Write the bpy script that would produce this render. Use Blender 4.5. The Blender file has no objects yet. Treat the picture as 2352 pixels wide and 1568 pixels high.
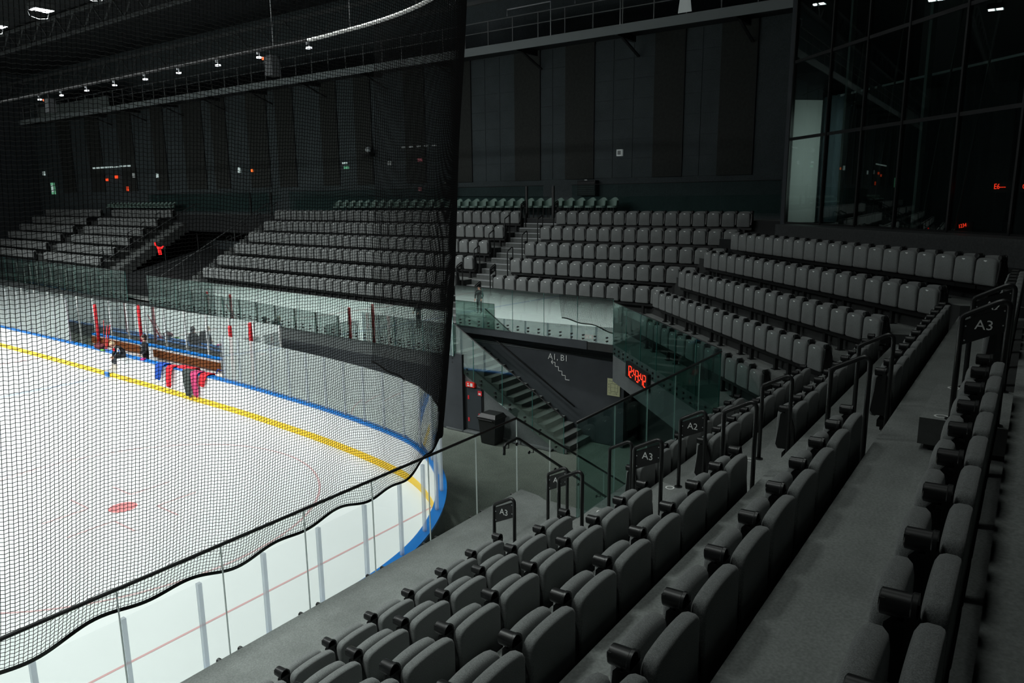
import bpy, bmesh, math, random
from mathutils import Vector, Matrix
random.seed(4)
S = bpy.context.scene
COL = S.collection
PI = math.pi
W_, H_ = 2352, 1568

# ---------------------------------------------------------------- camera
CAMP = Vector((-7.807, -16.9214, 7.0609)); YAW, PIT, ROL, FPX = 0.9502, 0.1933, 0.0102, 1677.83
_f = Vector((math.cos(PIT)*math.sin(YAW), math.cos(PIT)*math.cos(YAW), -math.sin(PIT)))
_r = Vector((math.cos(YAW), -math.sin(YAW), 0)); _d = _f.cross(_r)
_r2 = math.cos(ROL)*_r + math.sin(ROL)*_d; _d2 = -math.sin(ROL)*_r + math.cos(ROL)*_d
cam_d = bpy.data.cameras.new('camera'); cam = bpy.data.objects.new('camera', cam_d); COL.objects.link(cam)
cam_d.sensor_width = 36; cam_d.lens = FPX/W_*36; cam_d.clip_end = 300; cam_d.clip_start = .05
cam.matrix_world = Matrix(((_r2.x, -_d2.x, -_f.x, CAMP.x), (_r2.y, -_d2.y, -_f.y, CAMP.y), (_r2.z, -_d2.z, -_f.z, CAMP.z), (0, 0, 0, 1)))
S.camera = cam
def pix(P):
    q = Vector(P) - CAMP; z = q.dot(_f)
    if z < .1: return None
    return (W_/2 + FPX*q.dot(_r2)/z, H_/2 + FPX*q.dot(_d2)/z)
def seen(P, m=60):
    a = pix(P)
    return a is not None and -m < a[0] < W_+m and -m < a[1] < H_+m

# ---------------------------------------------------------------- world, exposure
wd = bpy.data.worlds.new('hall'); S.world = wd; wd.use_nodes = True
wd.node_tree.nodes['Background'].inputs[0].default_value = (.55, .7, .68, 1)
wd.node_tree.nodes['Background'].inputs[1].default_value = .004
vs = S.view_settings; vs.view_transform = 'Standard'; vs.look = 'None'; vs.exposure = 0; vs.gamma = 1; vs.use_curve_mapping = False
cy = S.cycles; cy.use_denoising = True; cy.max_bounces = 8; cy.transparent_max_bounces = 24; cy.diffuse_bounces = 3; cy.glossy_bounces = 4
cy.caustics_reflective = False; cy.caustics_refractive = False; cy.sample_clamp_indirect = 4
# rink floodlights: the lamps over the ice (fixtures are built further down at the same places)
LAMPS = [(x, -2.9 + 4.03*k, 14.0) for x in (5.35, -7.0) for k in range(0, 11)]
FILL_LAMPS = [(-4.6, -9.6, 14.6), (-9.8, -9.6, 14.6), (-5.5, -13.2, 15.0), (1.5, -13.2, 15.0)]       # unseen soft fill lights added to brighten the near stand
for i, L in enumerate(LAMPS):
    ld = bpy.data.lights.new('rink_lamp_light', 'AREA'); ld.shape = 'RECTANGLE'; ld.size = .62; ld.size_y = .5
    ld.energy = (190 if L[0] > 0 else 420) * (1 if L[1] > 3 else .85); ld.color = (.955, 1.0, .985); ld.spread = math.radians(118 if L[0] > 0 else 125)
    lo = bpy.data.objects.new('rink_lamp_light', ld); COL.objects.link(lo); lo.location = (L[0] + (.055 if L[0] < 0 else 0), L[1], L[2]-.13); lo.rotation_euler = (0, -math.radians(25) if L[0] < 0 else 0, 0)
for L in FILL_LAMPS:
    ld = bpy.data.lights.new('fill_lamp_light', 'AREA'); ld.shape = 'RECTANGLE'; ld.size = 2.8; ld.size_y = 2.0
    ld.energy = 190 if L[1] > -12 else 68; ld.color = (.93, 1.0, .96); ld.spread = math.radians(78 if L[1] > -12 else 150)
    lo = bpy.data.objects.new('fill_lamp_light', ld); COL.objects.link(lo); lo.location = (L[0], L[1], L[2]-.16)
# unseen fill light added behind the glass to brighten the pale end wall
ld = bpy.data.lights.new('lounge_fill_light', 'AREA'); ld.shape = 'RECTANGLE'; ld.size = .08; ld.size_y = 2.6; ld.energy = 9; ld.color = (.93, 1, .96)
lo = bpy.data.objects.new('lounge_fill_light', ld); COL.objects.link(lo)
_dx, _dy = math.cos(math.radians(45.4)), math.sin(math.radians(45.4))
lo.matrix_world = Matrix(((_dy, 0, -_dx, _dy*18.55+_dx*1.3), (-_dx, 0, -_dy, -_dx*18.55+_dy*1.3), (0, 1, 0, 8.1), (0, 0, 0, 1)))

# ---------------------------------------------------------------- helpers
class MB:
    def __init__(s): s.v = []; s.f = []; s.m = []; s.cur = 0
    def add(s, vs_, fs):
        o = len(s.v); s.v += [tuple(p) for p in vs_]
        for f in fs: s.f.append(tuple(i+o for i in f)); s.m.append(s.cur)
    def box(s, x0, x1, y0, y1, z0, z1):
        s.add([(x0,y0,z0),(x1,y0,z0),(x1,y1,z0),(x0,y1,z0),(x0,y0,z1),(x1,y0,z1),(x1,y1,z1),(x0,y1,z1)],
              [(0,3,2,1),(4,5,6,7),(0,1,5,4),(1,2,6,5),(2,3,7,6),(3,0,4,7)])
    def prism(s, poly, z0, z1):
        n = len(poly)
        if sum(poly[i][0]*poly[(i+1)%n][1]-poly[(i+1)%n][0]*poly[i][1] for i in range(n)) < 0: poly = poly[::-1]
        s.add([(p[0],p[1],z0) for p in poly]+[(p[0],p[1],z1) for p in poly],
              [tuple(range(n-1,-1,-1)), tuple(range(n,2*n))]+[(i,(i+1)%n,n+(i+1)%n,n+i) for i in range(n)])
    def ext(s, poly3, vec):
        n = len(poly3); vec = Vector(vec)
        s.add([tuple(p) for p in poly3]+[tuple(Vector(p)+vec) for p in poly3],
              [tuple(range(n-1,-1,-1)), tuple(range(n,2*n))]+[(i,(i+1)%n,n+(i+1)%n,n+i) for i in range(n)])
    def bar(s, a, b, w, h=None, up=(0,0,1)):
        h = h or w; a = Vector(a); b = Vector(b); d = (b-a).normalized(); u = Vector(up)
        x = d.cross(u)
        if x.length < 1e-4: x = d.cross(Vector((1,0,0)))
        x.normalize(); y = x.cross(d).normalized(); x *= w/2; y *= h/2
        s.add([a-x-y,a+x-y,a+x+y,a-x+y,b-x-y,b+x-y,b+x+y,b-x+y],[(3,2,1,0),(4,5,6,7),(0,1,5,4),(1,2,6,5),(2,3,7,6),(3,0,4,7)])
    def tube(s, pts, r, n=8, caps=True, closed=False):
        pts = [Vector(p) for p in pts]; m = len(pts); rings = []
        pn = None
        for i, p in enumerate(pts):
            t = (pts[min(i+1,m-1)]-pts[max(i-1,0)]).normalized()
            if pn is None:
                u = t.cross(Vector((0,0,1)))
                if u.length < 1e-3: u = t.cross(Vector((1,0,0)))
            else: u = pn - t*pn.dot(t)
            u.normalize(); pn = u; w = t.cross(u)
            rr = r[i] if isinstance(r,(list,tuple)) else r
            rings.append([p+(u*math.cos(2*PI*k/n)+w*math.sin(2*PI*k/n))*rr for k in range(n)])
        vs_ = [q for rg in rings for q in rg]; fs = []
        for i in range(m-1):
            for k in range(n): fs.append((i*n+k,i*n+(k+1)%n,(i+1)*n+(k+1)%n,(i+1)*n+k))
        if caps: fs += [tuple(range(n-1,-1,-1)), tuple((m-1)*n+k for k in range(n))]
        s.add(vs_, fs)
    def disc(s, c, nrm, r, t, n=10):
        c = Vector(c); nrm = Vector(nrm).normalized(); s.tube([c, c+nrm*t], r, n)
    def ball(s, c, r, nu=10, nv=7, sc=(1,1,1), zmin=-1):
        vs_=[];fs=[]
        for j in range(nv+1):
            z = zmin + (1-zmin)*j/nv; q = math.sqrt(max(0,1-z*z))
            if j in (0,nv) and q < .02: q = .02
            for k in range(nu): a=2*PI*k/nu; vs_.append((c[0]+r*sc[0]*q*math.cos(a),c[1]+r*sc[1]*q*math.sin(a),c[2]+r*sc[2]*z))
        for j in range(nv):
            for k in range(nu): fs.append((j*nu+k,j*nu+(k+1)%nu,(j+1)*nu+(k+1)%nu,(j+1)*nu+k))
        fs += [tuple(range(nu-1,-1,-1)), tuple(nv*nu+k for k in range(nu))]
        s.add(vs_,fs)
    def mesh(s, name, mats, smooth=False):
        me = bpy.data.meshes.new(name); me.from_pydata(s.v, [], s.f)
        for m in (mats if isinstance(mats,(list,tuple)) else [mats]): me.materials.append(m)
        if isinstance(mats,(list,tuple)): me.polygons.foreach_set('material_index', s.m)
        if smooth: me.polygons.foreach_set('use_smooth', [True]*len(s.f))
        me.update(); return me
    def build(s, name, mats, parent=None, smooth=False):
        return link(name, s.mesh(name, mats, smooth), parent)
def link(name, me, parent=None):
    o = bpy.data.objects.new(name, me); COL.objects.link(o)
    if parent is not None: o.parent = parent
    return o
def tag(o, label, cat, group=None):
    o['label'] = label; o['category'] = cat
    if group: o['group'] = group
    return o
def thing(name, label, cat, loc=(0,0,0), rz=0, group=None):
    o = bpy.data.objects.new(name, None); COL.objects.link(o); o.location = loc; o.rotation_euler = (0,0,rz)
    o.empty_display_size = .1
    return tag(o, label, cat, group)
def struct(name, mb, mat, smooth=False):
    o = mb.build(name, mat, None, smooth); o['kind'] = 'structure'; return o
def auto_smooth(me, ang=40):
    bm = bmesh.new(); bm.from_mesh(me)
    for f in bm.faces: f.smooth = True
    for e in bm.edges:
        if len(e.link_faces) == 2 and e.calc_face_angle(0) > math.radians(ang): e.smooth = False
    bm.to_mesh(me); bm.free(); return me
ORD = ['first','second','third','fourth','fifth','sixth','seventh','eighth','ninth','tenth','eleventh','twelfth','thirteenth','fourteenth','fifteenth','sixteenth','seventeenth','eighteenth','nineteenth','twentieth']+['%dth'%i for i in range(21,60)]
def arc(poly, sub=6):  # Catmull-Rom through 2D points
    P = [Vector(p) for p in poly]; out = []
    for i in range(len(P)-1):
        p0=P[max(i-1,0)];p1=P[i];p2=P[i+1];p3=P[min(i+2,len(P)-1)]
        n = max(2, min(sub, int((p2-p1).length/.25)+1)) if (p2-p1).length < 4 else 2
        if (p2-p1).length >= 4 : n = int((p2-p1).length/2)+1
        for k in range(n):
            t=k/n; out.append(.5*((2*p1)+(-p0+p2)*t+(2*p0-5*p1+4*p2-p3)*t*t+(-p0+3*p1-3*p2+p3)*t**3))
    out.append(P[-1]); return out
def resample(path, step):
    out=[path[0].copy()]; acc=0
    for i in range(len(path)-1):
        a,b=path[i],path[i+1]; L=(b-a).length; pos=step-acc
        while pos<=L: out.append(a+(b-a)*(pos/L)); pos+=step
        acc=(acc+L)%step
    return out

# ---------------------------------------------------------------- materials
def mat(name, col, rough=.6, metal=0, spec=.5, noise=None, bump=None, sheen=0, emit=None):
    m = bpy.data.materials.new(name); m.use_nodes = True; nt = m.node_tree; b = nt.nodes['Principled BSDF']
    b.inputs['Base Color'].default_value = (*col, 1); b.inputs['Roughness'].default_value = rough
    b.inputs['Metallic'].default_value = metal; b.inputs['Specular IOR Level'].default_value = spec
    if sheen: b.inputs['Sheen Weight'].default_value = sheen
    if emit:
        b.inputs['Emission Color'].default_value = (*emit[0],1); b.inputs['Emission Strength'].default_value = emit[1]
    tc = None
    if noise or bump:
        tc = nt.nodes.new('ShaderNodeTexCoord')
    if noise:   # (scale, amount, second scale)
        n = nt.nodes.new('ShaderNodeTexNoise'); n.inputs['Scale'].default_value = noise[0]; n.inputs['Detail'].default_value = 6; n.inputs['Roughness'].default_value = .65
        nt.links.new(tc.outputs['Object'], n.inputs['Vector'])
        r = nt.nodes.new('ShaderNodeMapRange'); r.inputs['From Min'].default_value = .3; r.inputs['From Max'].default_value = .7
        r.inputs['To Min'].default_value = 1-noise[1]; r.inputs['To Max'].default_value = 1+noise[1]
        nt.links.new(n.outputs['Fac'], r.inputs['Value']); last = r.outputs['Result']
        if len(noise) > 2:
            n2 = nt.nodes.new('ShaderNodeTexNoise'); n2.inputs['Scale'].default_value = noise[2]; n2.inputs['Detail'].default_value = 3
            nt.links.new(tc.outputs['Object'], n2.inputs['Vector'])
            r2 = nt.nodes.new('ShaderNodeMapRange'); r2.inputs['From Min'].default_value = .3; r2.inputs['From Max'].default_value = .7
            r2.inputs['To Min'].default_value = 1-noise[3]; r2.inputs['To Max'].default_value = 1+noise[3]
            nt.links.new(n2.outputs['Fac'], r2.inputs['Value'])
            mu = nt.nodes.new('ShaderNodeMath'); mu.operation = 'MULTIPLY'; nt.links.new(last, mu.inputs[0]); nt.links.new(r2.outputs['Result'], mu.inputs[1]); last = mu.outputs[0]
        mx = nt.nodes.new('ShaderNodeVectorMath'); mx.operation = 'SCALE'; mx.inputs[0].default_value = col
        nt.links.new(last, mx.inputs['Scale']); nt.links.new(mx.outputs['Vector'], b.inputs['Base Color'])
    if bump:
        n = nt.nodes.new('ShaderNodeTexNoise'); n.inputs['Scale'].default_value = bump[0]; n.inputs['Detail'].default_value = 4
        nt.links.new(tc.outputs['Object'], n.inputs['Vector'])
        bp = nt.nodes.new('ShaderNodeBump'); bp.inputs['Strength'].default_value = bump[1]; bp.inputs['Distance'].default_value = .01
        nt.links.new(n.outputs['Fac'], bp.inputs['Height']); nt.links.new(bp.outputs['Normal'], b.inputs['Normal'])
    return m
def glass(name, tint, refl, edge=.3, haze=0, hazecol=(.8,.85,.85), rough=.0):
    m = bpy.data.materials.new(name); m.use_nodes = True; nt = m.node_tree; nt.nodes.clear()
    o = nt.nodes.new('ShaderNodeOutputMaterial'); t = nt.nodes.new('ShaderNodeBsdfTransparent'); t.inputs[0].default_value = (*tint,1)
    g = nt.nodes.new('ShaderNodeBsdfGlossy'); g.inputs['Roughness'].default_value = rough; g.inputs[0].default_value = (.92,1,.97,1)
    lw = nt.nodes.new('ShaderNodeLayerWeight'); lw.inputs[0].default_value = .5
    pw = nt.nodes.new('ShaderNodeMath'); pw.operation = 'POWER'; nt.links.new(lw.outputs['Facing'], pw.inputs[0]); pw.inputs[1].default_value = 4
    ma = nt.nodes.new('ShaderNodeMath'); ma.operation = 'MULTIPLY_ADD'; nt.links.new(pw.outputs[0], ma.inputs[0]); ma.inputs[1].default_value = edge; ma.inputs[2].default_value = refl
    base = t.outputs[0]
    if haze:
        df = nt.nodes.new('ShaderNodeBsdfTranslucent'); df.inputs[0].default_value = (*hazecol,1)
        d2 = nt.nodes.new('ShaderNodeBsdfDiffuse'); d2.inputs[0].default_value = (*hazecol,1)
        a = nt.nodes.new('ShaderNodeMixShader'); a.inputs[0].default_value = .5; nt.links.new(df.outputs[0],a.inputs[1]); nt.links.new(d2.outputs[0],a.inputs[2])
        hz = nt.nodes.new('ShaderNodeMixShader'); hz.inputs[0].default_value = haze; nt.links.new(base,hz.inputs[1]); nt.links.new(a.outputs[0],hz.inputs[2]); base = hz.outputs[0]
    mx = nt.nodes.new('ShaderNodeMixShader'); nt.links.new(ma.outputs[0], mx.inputs[0]); nt.links.new(base, mx.inputs[1]); nt.links.new(g.outputs[0], mx.inputs[2])
    nt.links.new(mx.outputs[0], o.inputs[0]); return m
M = {}
M['ice'] = mat('ice', (.72,.745,.74), .5, spec=.3, noise=(.35,.025))
M['concrete'] = mat('grey_coated_concrete', (.205,.22,.212), .75, spec=.25, noise=(1.3,.22,60,.18), bump=(120,.08))
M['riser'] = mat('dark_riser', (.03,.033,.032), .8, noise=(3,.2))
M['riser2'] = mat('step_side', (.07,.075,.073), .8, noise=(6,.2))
M['rubber'] = mat('speckled_rubber', (.17,.195,.165), .85, noise=(2,.12,55,.6))
M['black'] = mat('black_paint', (.018,.02,.021), .6, spec=.3)
M['blackwall'] = mat('black_wall', (.055,.062,.068), .75, spec=.2, noise=(1.5,.12))
M['darkwall'] = mat('charcoal_wall', (.062,.076,.08), .85, spec=.2, noise=(.8,.15,25,.15))
M['slatwall'] = mat('dark_slat_panel', (.036,.039,.036), .8, spec=.2, noise=(9,.2))
M['greywall'] = mat('grey_concrete_wall', (.13,.145,.145), .8, spec=.2, noise=(1.1,.12,30,.1))
M['fabric'] = mat('charcoal_fabric', (.185,.197,.194), .95, spec=.15, noise=(210,.5,5,.06), bump=(420,.25), sheen=.25)
M['plastic'] = mat('black_plastic', (.014,.015,.015), .36, spec=.4)
M['steel'] = mat('black_steel', (.016,.017,.017), .35, spec=.5)
M['tag'] = mat('pale_number_tag', (.92,.95,.93), .3)  # real tag; the near-white tone also paints in its glint
M['shieldpost'] = glass('milky_shield_profile', (.9,.93,.97), .08, .2, haze=.4, hazecol=(.9,.92,.96))
M['white'] = mat('white_paint', (.8,.82,.8), .5)
M['boardwhite'] = mat('white_board', (.86,.87,.88), .35)
M['yellow'] = mat('yellow_kick', (.95,.6,.004), .4)
M['blue'] = mat('blue_cap', (.004,.19,.62), .35)
M['red'] = mat('red_paint', (.72,.03,.04), .45)
M['lred'] = mat('faded_red_line', (.64,.37,.37), .5)
M['lred2'] = mat('faint_red_line', (.67,.46,.46), .5)
M['lblue'] = mat('faded_blue_line', (.47,.53,.64), .5)
M['alu'] = mat('aluminium', (.62,.64,.66), .35, metal=.6)
M['wood'] = mat('brown_bench_wood', (.22,.075,.025), .5, noise=(8,.3))
M['tub'] = mat('green_grey_tub', (.19,.29,.25), .6)
M['edge'] = glass('lit_glass_edge', (.8,.9,.88), .05, .2, haze=.85, hazecol=(.97,1,.99))  # white haze paints in the light caught along the pane edges
M['gedge'] = mat('green_glass_edge', (.05,.22,.19), .3)
M['granite'] = mat('dark_granite', (.06,.065,.066), .5, noise=(20,.3))
M['curtain'] = mat('black_curtain', (.016,.022,.023), .85)
M['bluecurtain'] = mat('blue_curtain', (.03,.05,.06), .85)
M['net'] = mat('black_net_twine', (.011,.011,.011), 1, spec=0)
M['pipe'] = mat('pale_pipe', (.5,.5,.48), .5)
M['darkpipe'] = mat('dark_pipe', (.07,.075,.075), .6, spec=.3)
M['trackpipe'] = mat('black_track_pipe', (.02,.02,.02), .7, spec=.2)
M['greyrail'] = mat('grey_rail', (.16,.17,.17), .5)
M['lampface'] = mat('lamp_glow', (1,1,1), .5, emit=((.95,.97,1), 14))
M['softface'] = mat('fill_lamp_lens', (.8,.8,.8), .5, emit=((.95,.97,1), .25))
M['smalllamp'] = mat('small_lamp_glow', (1,1,1), .5, emit=((.9,.95,1), 1.1))
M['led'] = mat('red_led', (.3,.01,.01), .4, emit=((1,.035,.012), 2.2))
M['ledhot'] = mat('red_led_core', (.3,.01,.01), .4, emit=((1,.16,.05), 1.6))
M['exitgreen'] = mat('green_exit_glow', (.1,.5,.3), .4, emit=((.25,.7,.4), .35))
M['exitwhite'] = mat('white_sign_glow', (.7,.8,.8), .4, emit=((.6,.75,.72), .45))
M['redglow'] = mat('small_red_glow', (.6,.05,.03), .4, emit=((1,.08,.02), .9))
M['orangeglow'] = mat('orange_glow', (.6,.05,.03), .4, emit=((1,.2,.03), .9))
M['paper'] = mat('yellow_paper', (.58,.6,.36), .7)
M['ink'] = mat('dark_ink', (.12,.14,.1), .7)
M['skin'] = mat('skin', (.62,.33,.24), .55)
M['hairdark'] = mat('dark_hair', (.03,.018,.012), .5)
M['hairblond'] = mat('blond_hair', (.6,.45,.28), .6)
M['blackcloth'] = mat('black_cloth', (.017,.017,.02), .7, bump=(40,.4))
M['greycloth'] = mat('dark_grey_cloth', (.04,.043,.05), .85)
M['whitecloth'] = mat('white_cloth', (.78,.78,.8), .8)
M['redcloth'] = mat('red_cloth', (.72,.015,.03), .8)
M['pinkcloth'] = mat('pink_cloth', (.6,.05,.17), .8)
M['hotpink'] = mat('hot_pink', (.85,.06,.35), .6)
M['bluecloth'] = mat('blue_cloth', (.006,.07,.42), .8)
M['olive'] = mat('dark_green_grey_cloth', (.05,.06,.055), .85)
M['skate'] = mat('cream_skate', (.7,.64,.56), .5)
M['glass_near'] = glass('near_clear_glass', (.965,.985,.975), .02, .12)
M['glass_green'] = glass('green_glass', (.60,.74,.71), .05, .22)
M['glass_side'] = glass('reflective_balustrade_glass', (.66,.78,.74), .38, .3)
M['glass_stair'] = glass('stair_glass', (.86,.93,.9), .2, .3)
M['glass_facade'] = glass('dark_facade_glass', (.62,.7,.68), .07, .4)
M['glass_back'] = glass('faint_parapet_glass', (.8,.9,.88), .035, .2)
M['plexi'] = glass('ice_sheen_plexiglass', (.86,.88,.88), .22, .25, haze=.22, hazecol=(.8,.82,.82))  # pale haze paints in part of the ice reflection
M['plexi_back'] = glass('rear_rink_plexiglass', (.93,.95,.95), .24, .25, haze=.10, hazecol=(.8,.82,.82))  # thinner haze, again painted in for the mirrored ice
M['plexi_near'] = glass('clear_rink_plexiglass', (.985,.99,.99), .02, .15)

# ---------------------------------------------------------------- layout numbers
FN = lambda n: 2.43 + .527*(n-1)          # floor of near row n
YN = lambda n: -12.33 - .9*(n-1)          # back plane of near row n
DIR = Vector((math.cos(math.radians(45.4)), math.sin(math.radians(45.4)), 0)); NRM = Vector((DIR.y, -DIR.x, 0))
def dg(n, s, z): v = NRM*n + DIR*s; return Vector((v.x, v.y, z))
SIDE_A = math.atan(.056)                  # the side stand is turned a little from the rink's long axis
SO = Vector((0, -1.0, 0)); SX = Vector((math.cos(SIDE_A), -math.sin(SIDE_A), 0)); SY = Vector((math.sin(SIDE_A), math.cos(SIDE_A), 0))
def sd(x, y, z):                           # side stand coordinates
    v = SX*x + SY*(y+1.0) + SO; return Vector((v.x, v.y, z))

# ---------------------------------------------------------------- shell
b = MB(); b.box(-30, 24, -30, 52, -.3, -.02); struct('floor', b, M['rubber'])
b = MB(); b.box(-30, 24, -30, 52, 17, 17.2); struct('ceiling', b, M['black'])
b = MB(); b.box(-30, 24, 49.8, 50.2, 0, 17); struct('wall_north', b, M['blackwall'])
b = MB(); b.box(-22.3, -22, -30, 50, 0, 17); struct('wall_west', b, M['blackwall'])
b = MB(); b.box(-22, 24, -28.3, -28, 0, 17); struct('wall_south', b, M['blackwall'])
# far wall, with panels and dark slatted strips as separate pieces
XW = 19.5
b = MB(); b.box(XW, XW+.3, -11, 50, 0, 17); wall_e = struct('wall_east', b, M['darkwall'])
def wx(y): return XW
strips = [(.98,2.3),(-1.65,-.3),(-5.5,-4.3),(-8.2,-6.9),(4.75,5.9)]
strips += [(11.22,12.41),(13.77,15.05),(17.3,18.83),(19.66,21.51),(23.62,25.11),(26.09,28.27),(30.5,32),(34.5,36.4),(39,41),(43.5,45.5),(7.6,8.9)]
strips.sort()
for a, c in strips:
    b = MB(); b.box(XW-.06, XW, a, c, 7.83, 13.2); b.build('slat_panel', M['slatwall'], wall_e)
    b = MB(); b.box(XW-.075, XW, a-.03, a, 7.83, 13.2); b.build('panel_joint', M['black'], wall_e)
# faint square tiles of the light panels between the strips
for i in range(len(strips)-1):
    a, c = strips[i][1], strips[i+1][0]
    nC = max(1, round((c-a)/.8)); 
    for k in range(nC):
        for r in range(7):
            z0 = 7.83 + r*.76
            if a > 8 and k > 0: continue
            b = MB(); y0 = a+(c-a)*k/nC; y1 = a+(c-a)*(k+1)/nC if a <= 8 else c
            b.box(XW-.02, XW, y0+.012, y1-.012, z0+.012, z0+.748); b.build('wall_tile', M['darkwall'], wall_e)
b = MB(); b.box(XW-.35, XW, -9.7, 50, 13.2, 13.5); b.build('bulkhead', M['black'], wall_e)

# ---------------------------------------------------------------- ice and its markings
b = MB(); b.prism([(-20,-8.7),(.2,-8.6),(1.2,-8.35),(2.2,-7.85),(3.1,-7.2),(3.85,-6.45),(4.55,-5.45),(5.05,-4.35),(5.42,-2.65),(5.72,-.65),(5.95,1.75),(6.15,4.5),(6.28,8),(6.4,12),(6.5,17.8),(6.62,30),(6.7,48),(-20,48)], -.02, 0)
ice = tag(b.build('ice_rink', M['ice']), 'white ice sheet with faded red and blue hockey markings inside the boards', 'ice rink')
def flat(name, polys, m, z=.003):
    b = MB()
    for P in polys:
        n = len(P); b.add([(x,y,z) for x,y in P], [tuple(range(n))])
    return b.build(name, m, ice)
def seg(a, c, w):
    a = Vector(a); c = Vector(c); d = (c-a).normalized(); n = Vector((-d.y, d.x))*w/2
    return [tuple(a-n), tuple(c-n), tuple(c+n), tuple(a+n)]
flat('goal_line', [seg((-18,-6.05),(4.35,-6.05),.055)], M['lred'])
def ring(cx, cy, r, w, n=72, a0=0, a1=2*PI):
    out = []
    for k in range(n):
        p, q = a0+(a1-a0)*k/n, a0+(a1-a0)*(k+1)/n
        out.append([(cx+(r-w/2)*math.cos(p),cy+(r-w/2)*math.sin(p)),(cx+(r+w/2)*math.cos(p),cy+(r+w/2)*math.sin(p)),(cx+(r+w/2)*math.cos(q),cy+(r+w/2)*math.sin(q)),(cx+(r-w/2)*math.cos(q),cy+(r-w/2)*math.sin(q))])
    return out
flat('faceoff_circle', ring(0,0,4.5,.055), M['lred2'])
flat('faceoff_spot', [[(.31*math.cos(2*PI*k/24), .31*math.sin(2*PI*k/24)) for k in range(24)]], mat('red_spot', (.67,.24,.24), .5))
Ls = []
for sx in (-1,1):
    for sy in (-1,1):
        Ls += [seg((sx*.5,sy*.6),(sx*.5,sy*1.5),.05), seg((sx*.5,sy*.6),(sx*1.5,sy*.6),.05)]
flat('faceoff_mark', Ls, M['lred2'], .004)
flat('blue_line', [seg((-18,13.85),(6.35,13.85),.3)], M['lblue'])
flat('red_line', [seg((-18,20.3),(6.5,20.3),.12)], M['lred'])

# ---------------------------------------------------------------- rink boards
BP = arc([(6.7,47),(6.62,30),(6.5,17.8),(6.4,12),(6.28,8.0),(6.15,4.6),(5.95,1.8),(5.72,-.6),(5.42,-2.6),(5.05,-4.3),(4.55,-5.4),(3.85,-6.4),(3.1,-7.15),(2.2,-7.8),(1.2,-8.3),(.2,-8.57),(-1,-8.68),(-4,-8.7),(-19,-8.7)])
def offs(path, d):
    out = []
    for i, p in enumerate(path):
        t = (path[min(i+1,len(path)-1)]-path[max(i-1,0)]).normalized(); out.append(p+Vector((-t.y,t.x))*d)
    return out
def sweep(path, d0, d1, z0, z1, name, m, parent, smooth=False):
    A = offs(path, d0); B = offs(path, d1); n = len(path); b = MB()
    vs_ = []
    for i in range(n): vs_ += [(A[i].x,A[i].y,z0),(B[i].x,B[i].y,z0),(B[i].x,B[i].y,z1),(A[i].x,A[i].y,z1)]
    fs = [(0,1,2,3),((n-1)*4+3,(n-1)*4+2,(n-1)*4+1,(n-1)*4)]
    for i in range(n-1):
        for k in range(4): fs.append((i*4+k,(i+1)*4+k,(i+1)*4+(k+1)%4,i*4+(k+1)%4))
    b.add(vs_, fs); return b.build(name, m, parent)
CAPZ = 1.07
boards = thing('rink_boards', 'white rink boards with blue cap rail and yellow kick strip around the ice', 'rink boards', (0,0,0))
# white facing as panels about 2.4 m long
BR = resample(BP, .2)
for i in range(0, len(BR)-1, 12):
    seg_ = BR[i:i+13]
    if len(seg_) < 2: continue
    pts = [p.copy() for p in seg_]
    d = (pts[-1]-pts[-2]).normalized()*.008; pts[-1] = pts[-1]-d
    sweep(pts, 0, .1, .2, CAPZ-.05, 'board_panel', M['boardwhite'], boards)
sweep(BR, -.012, .1, 0, .2, 'kick_strip', M['yellow'], boards)
sweep(BR, -.02, .20, CAPZ-.05, CAPZ, 'cap_rail', M['blue'], boards)
# board backs (grey) near the corner
sweep(BR, .1, .13, 0, CAPZ-.05, 'board_back', M['greywall'], boards)
b = MB(); b.box(6.36,6.41,13.68,13.98,.0,.2); b.build('blue_kick_mark', M['blue'], boards)

# plexiglass shield: panes and posts along the boards
shield = thing('rink_shield', 'clear plexiglass shield in aluminium posts standing on the boards', 'plexiglass shield', (0,0,0))
def pane(a, c, z0, z1, m, name='plexiglass_pane', parent=shield, t=.012):
    b = MB(); a = Vector(a); c = Vector(c); d = (c-a).normalized(); n = Vector((-d.y,d.x))*t/2
    b.prism([tuple((a-n)[:2]),tuple((c-n)[:2]),tuple((c+n)[:2]),tuple((a+n)[:2])], z0, z1); return b.build(name, m, parent)
def post(p, z0, z1, w, m, name='shield_post', parent=shield):
    b = MB(); b.box(p[0]-w/2,p[0]+w/2,p[1]-w/2,p[1]+w/2,z0,z1); return b.build(name, m, parent)
mid = offs(BR, .09)
# near end and corner panes
near = [p for p in mid if p.y < 5.35]
near = resample(near, .95)
for i in range(len(near)-1):
    a, c = near[i], near[i+1]
    far = a.y > -6.3
    top = 2.62 if far else (2.36 if a.x < 2 else 2.5)
    pane(a, c, CAPZ, top, M['plexi'] if far else M['plexi_near'])
    post(a, CAPZ, top, .055, M['shieldpost'])
# far straight beyond the bench
farp = [p for p in mid if p.y > 17.0 and p.y < 46][::-1]
farp = resample(farp, 1.3)
for i in range(len(farp)-1):
    pane(farp[i], farp[i+1], CAPZ, 3.0, M['plexi']); post(farp[i], CAPZ, 3.0, .05, M['alu'])

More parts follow.
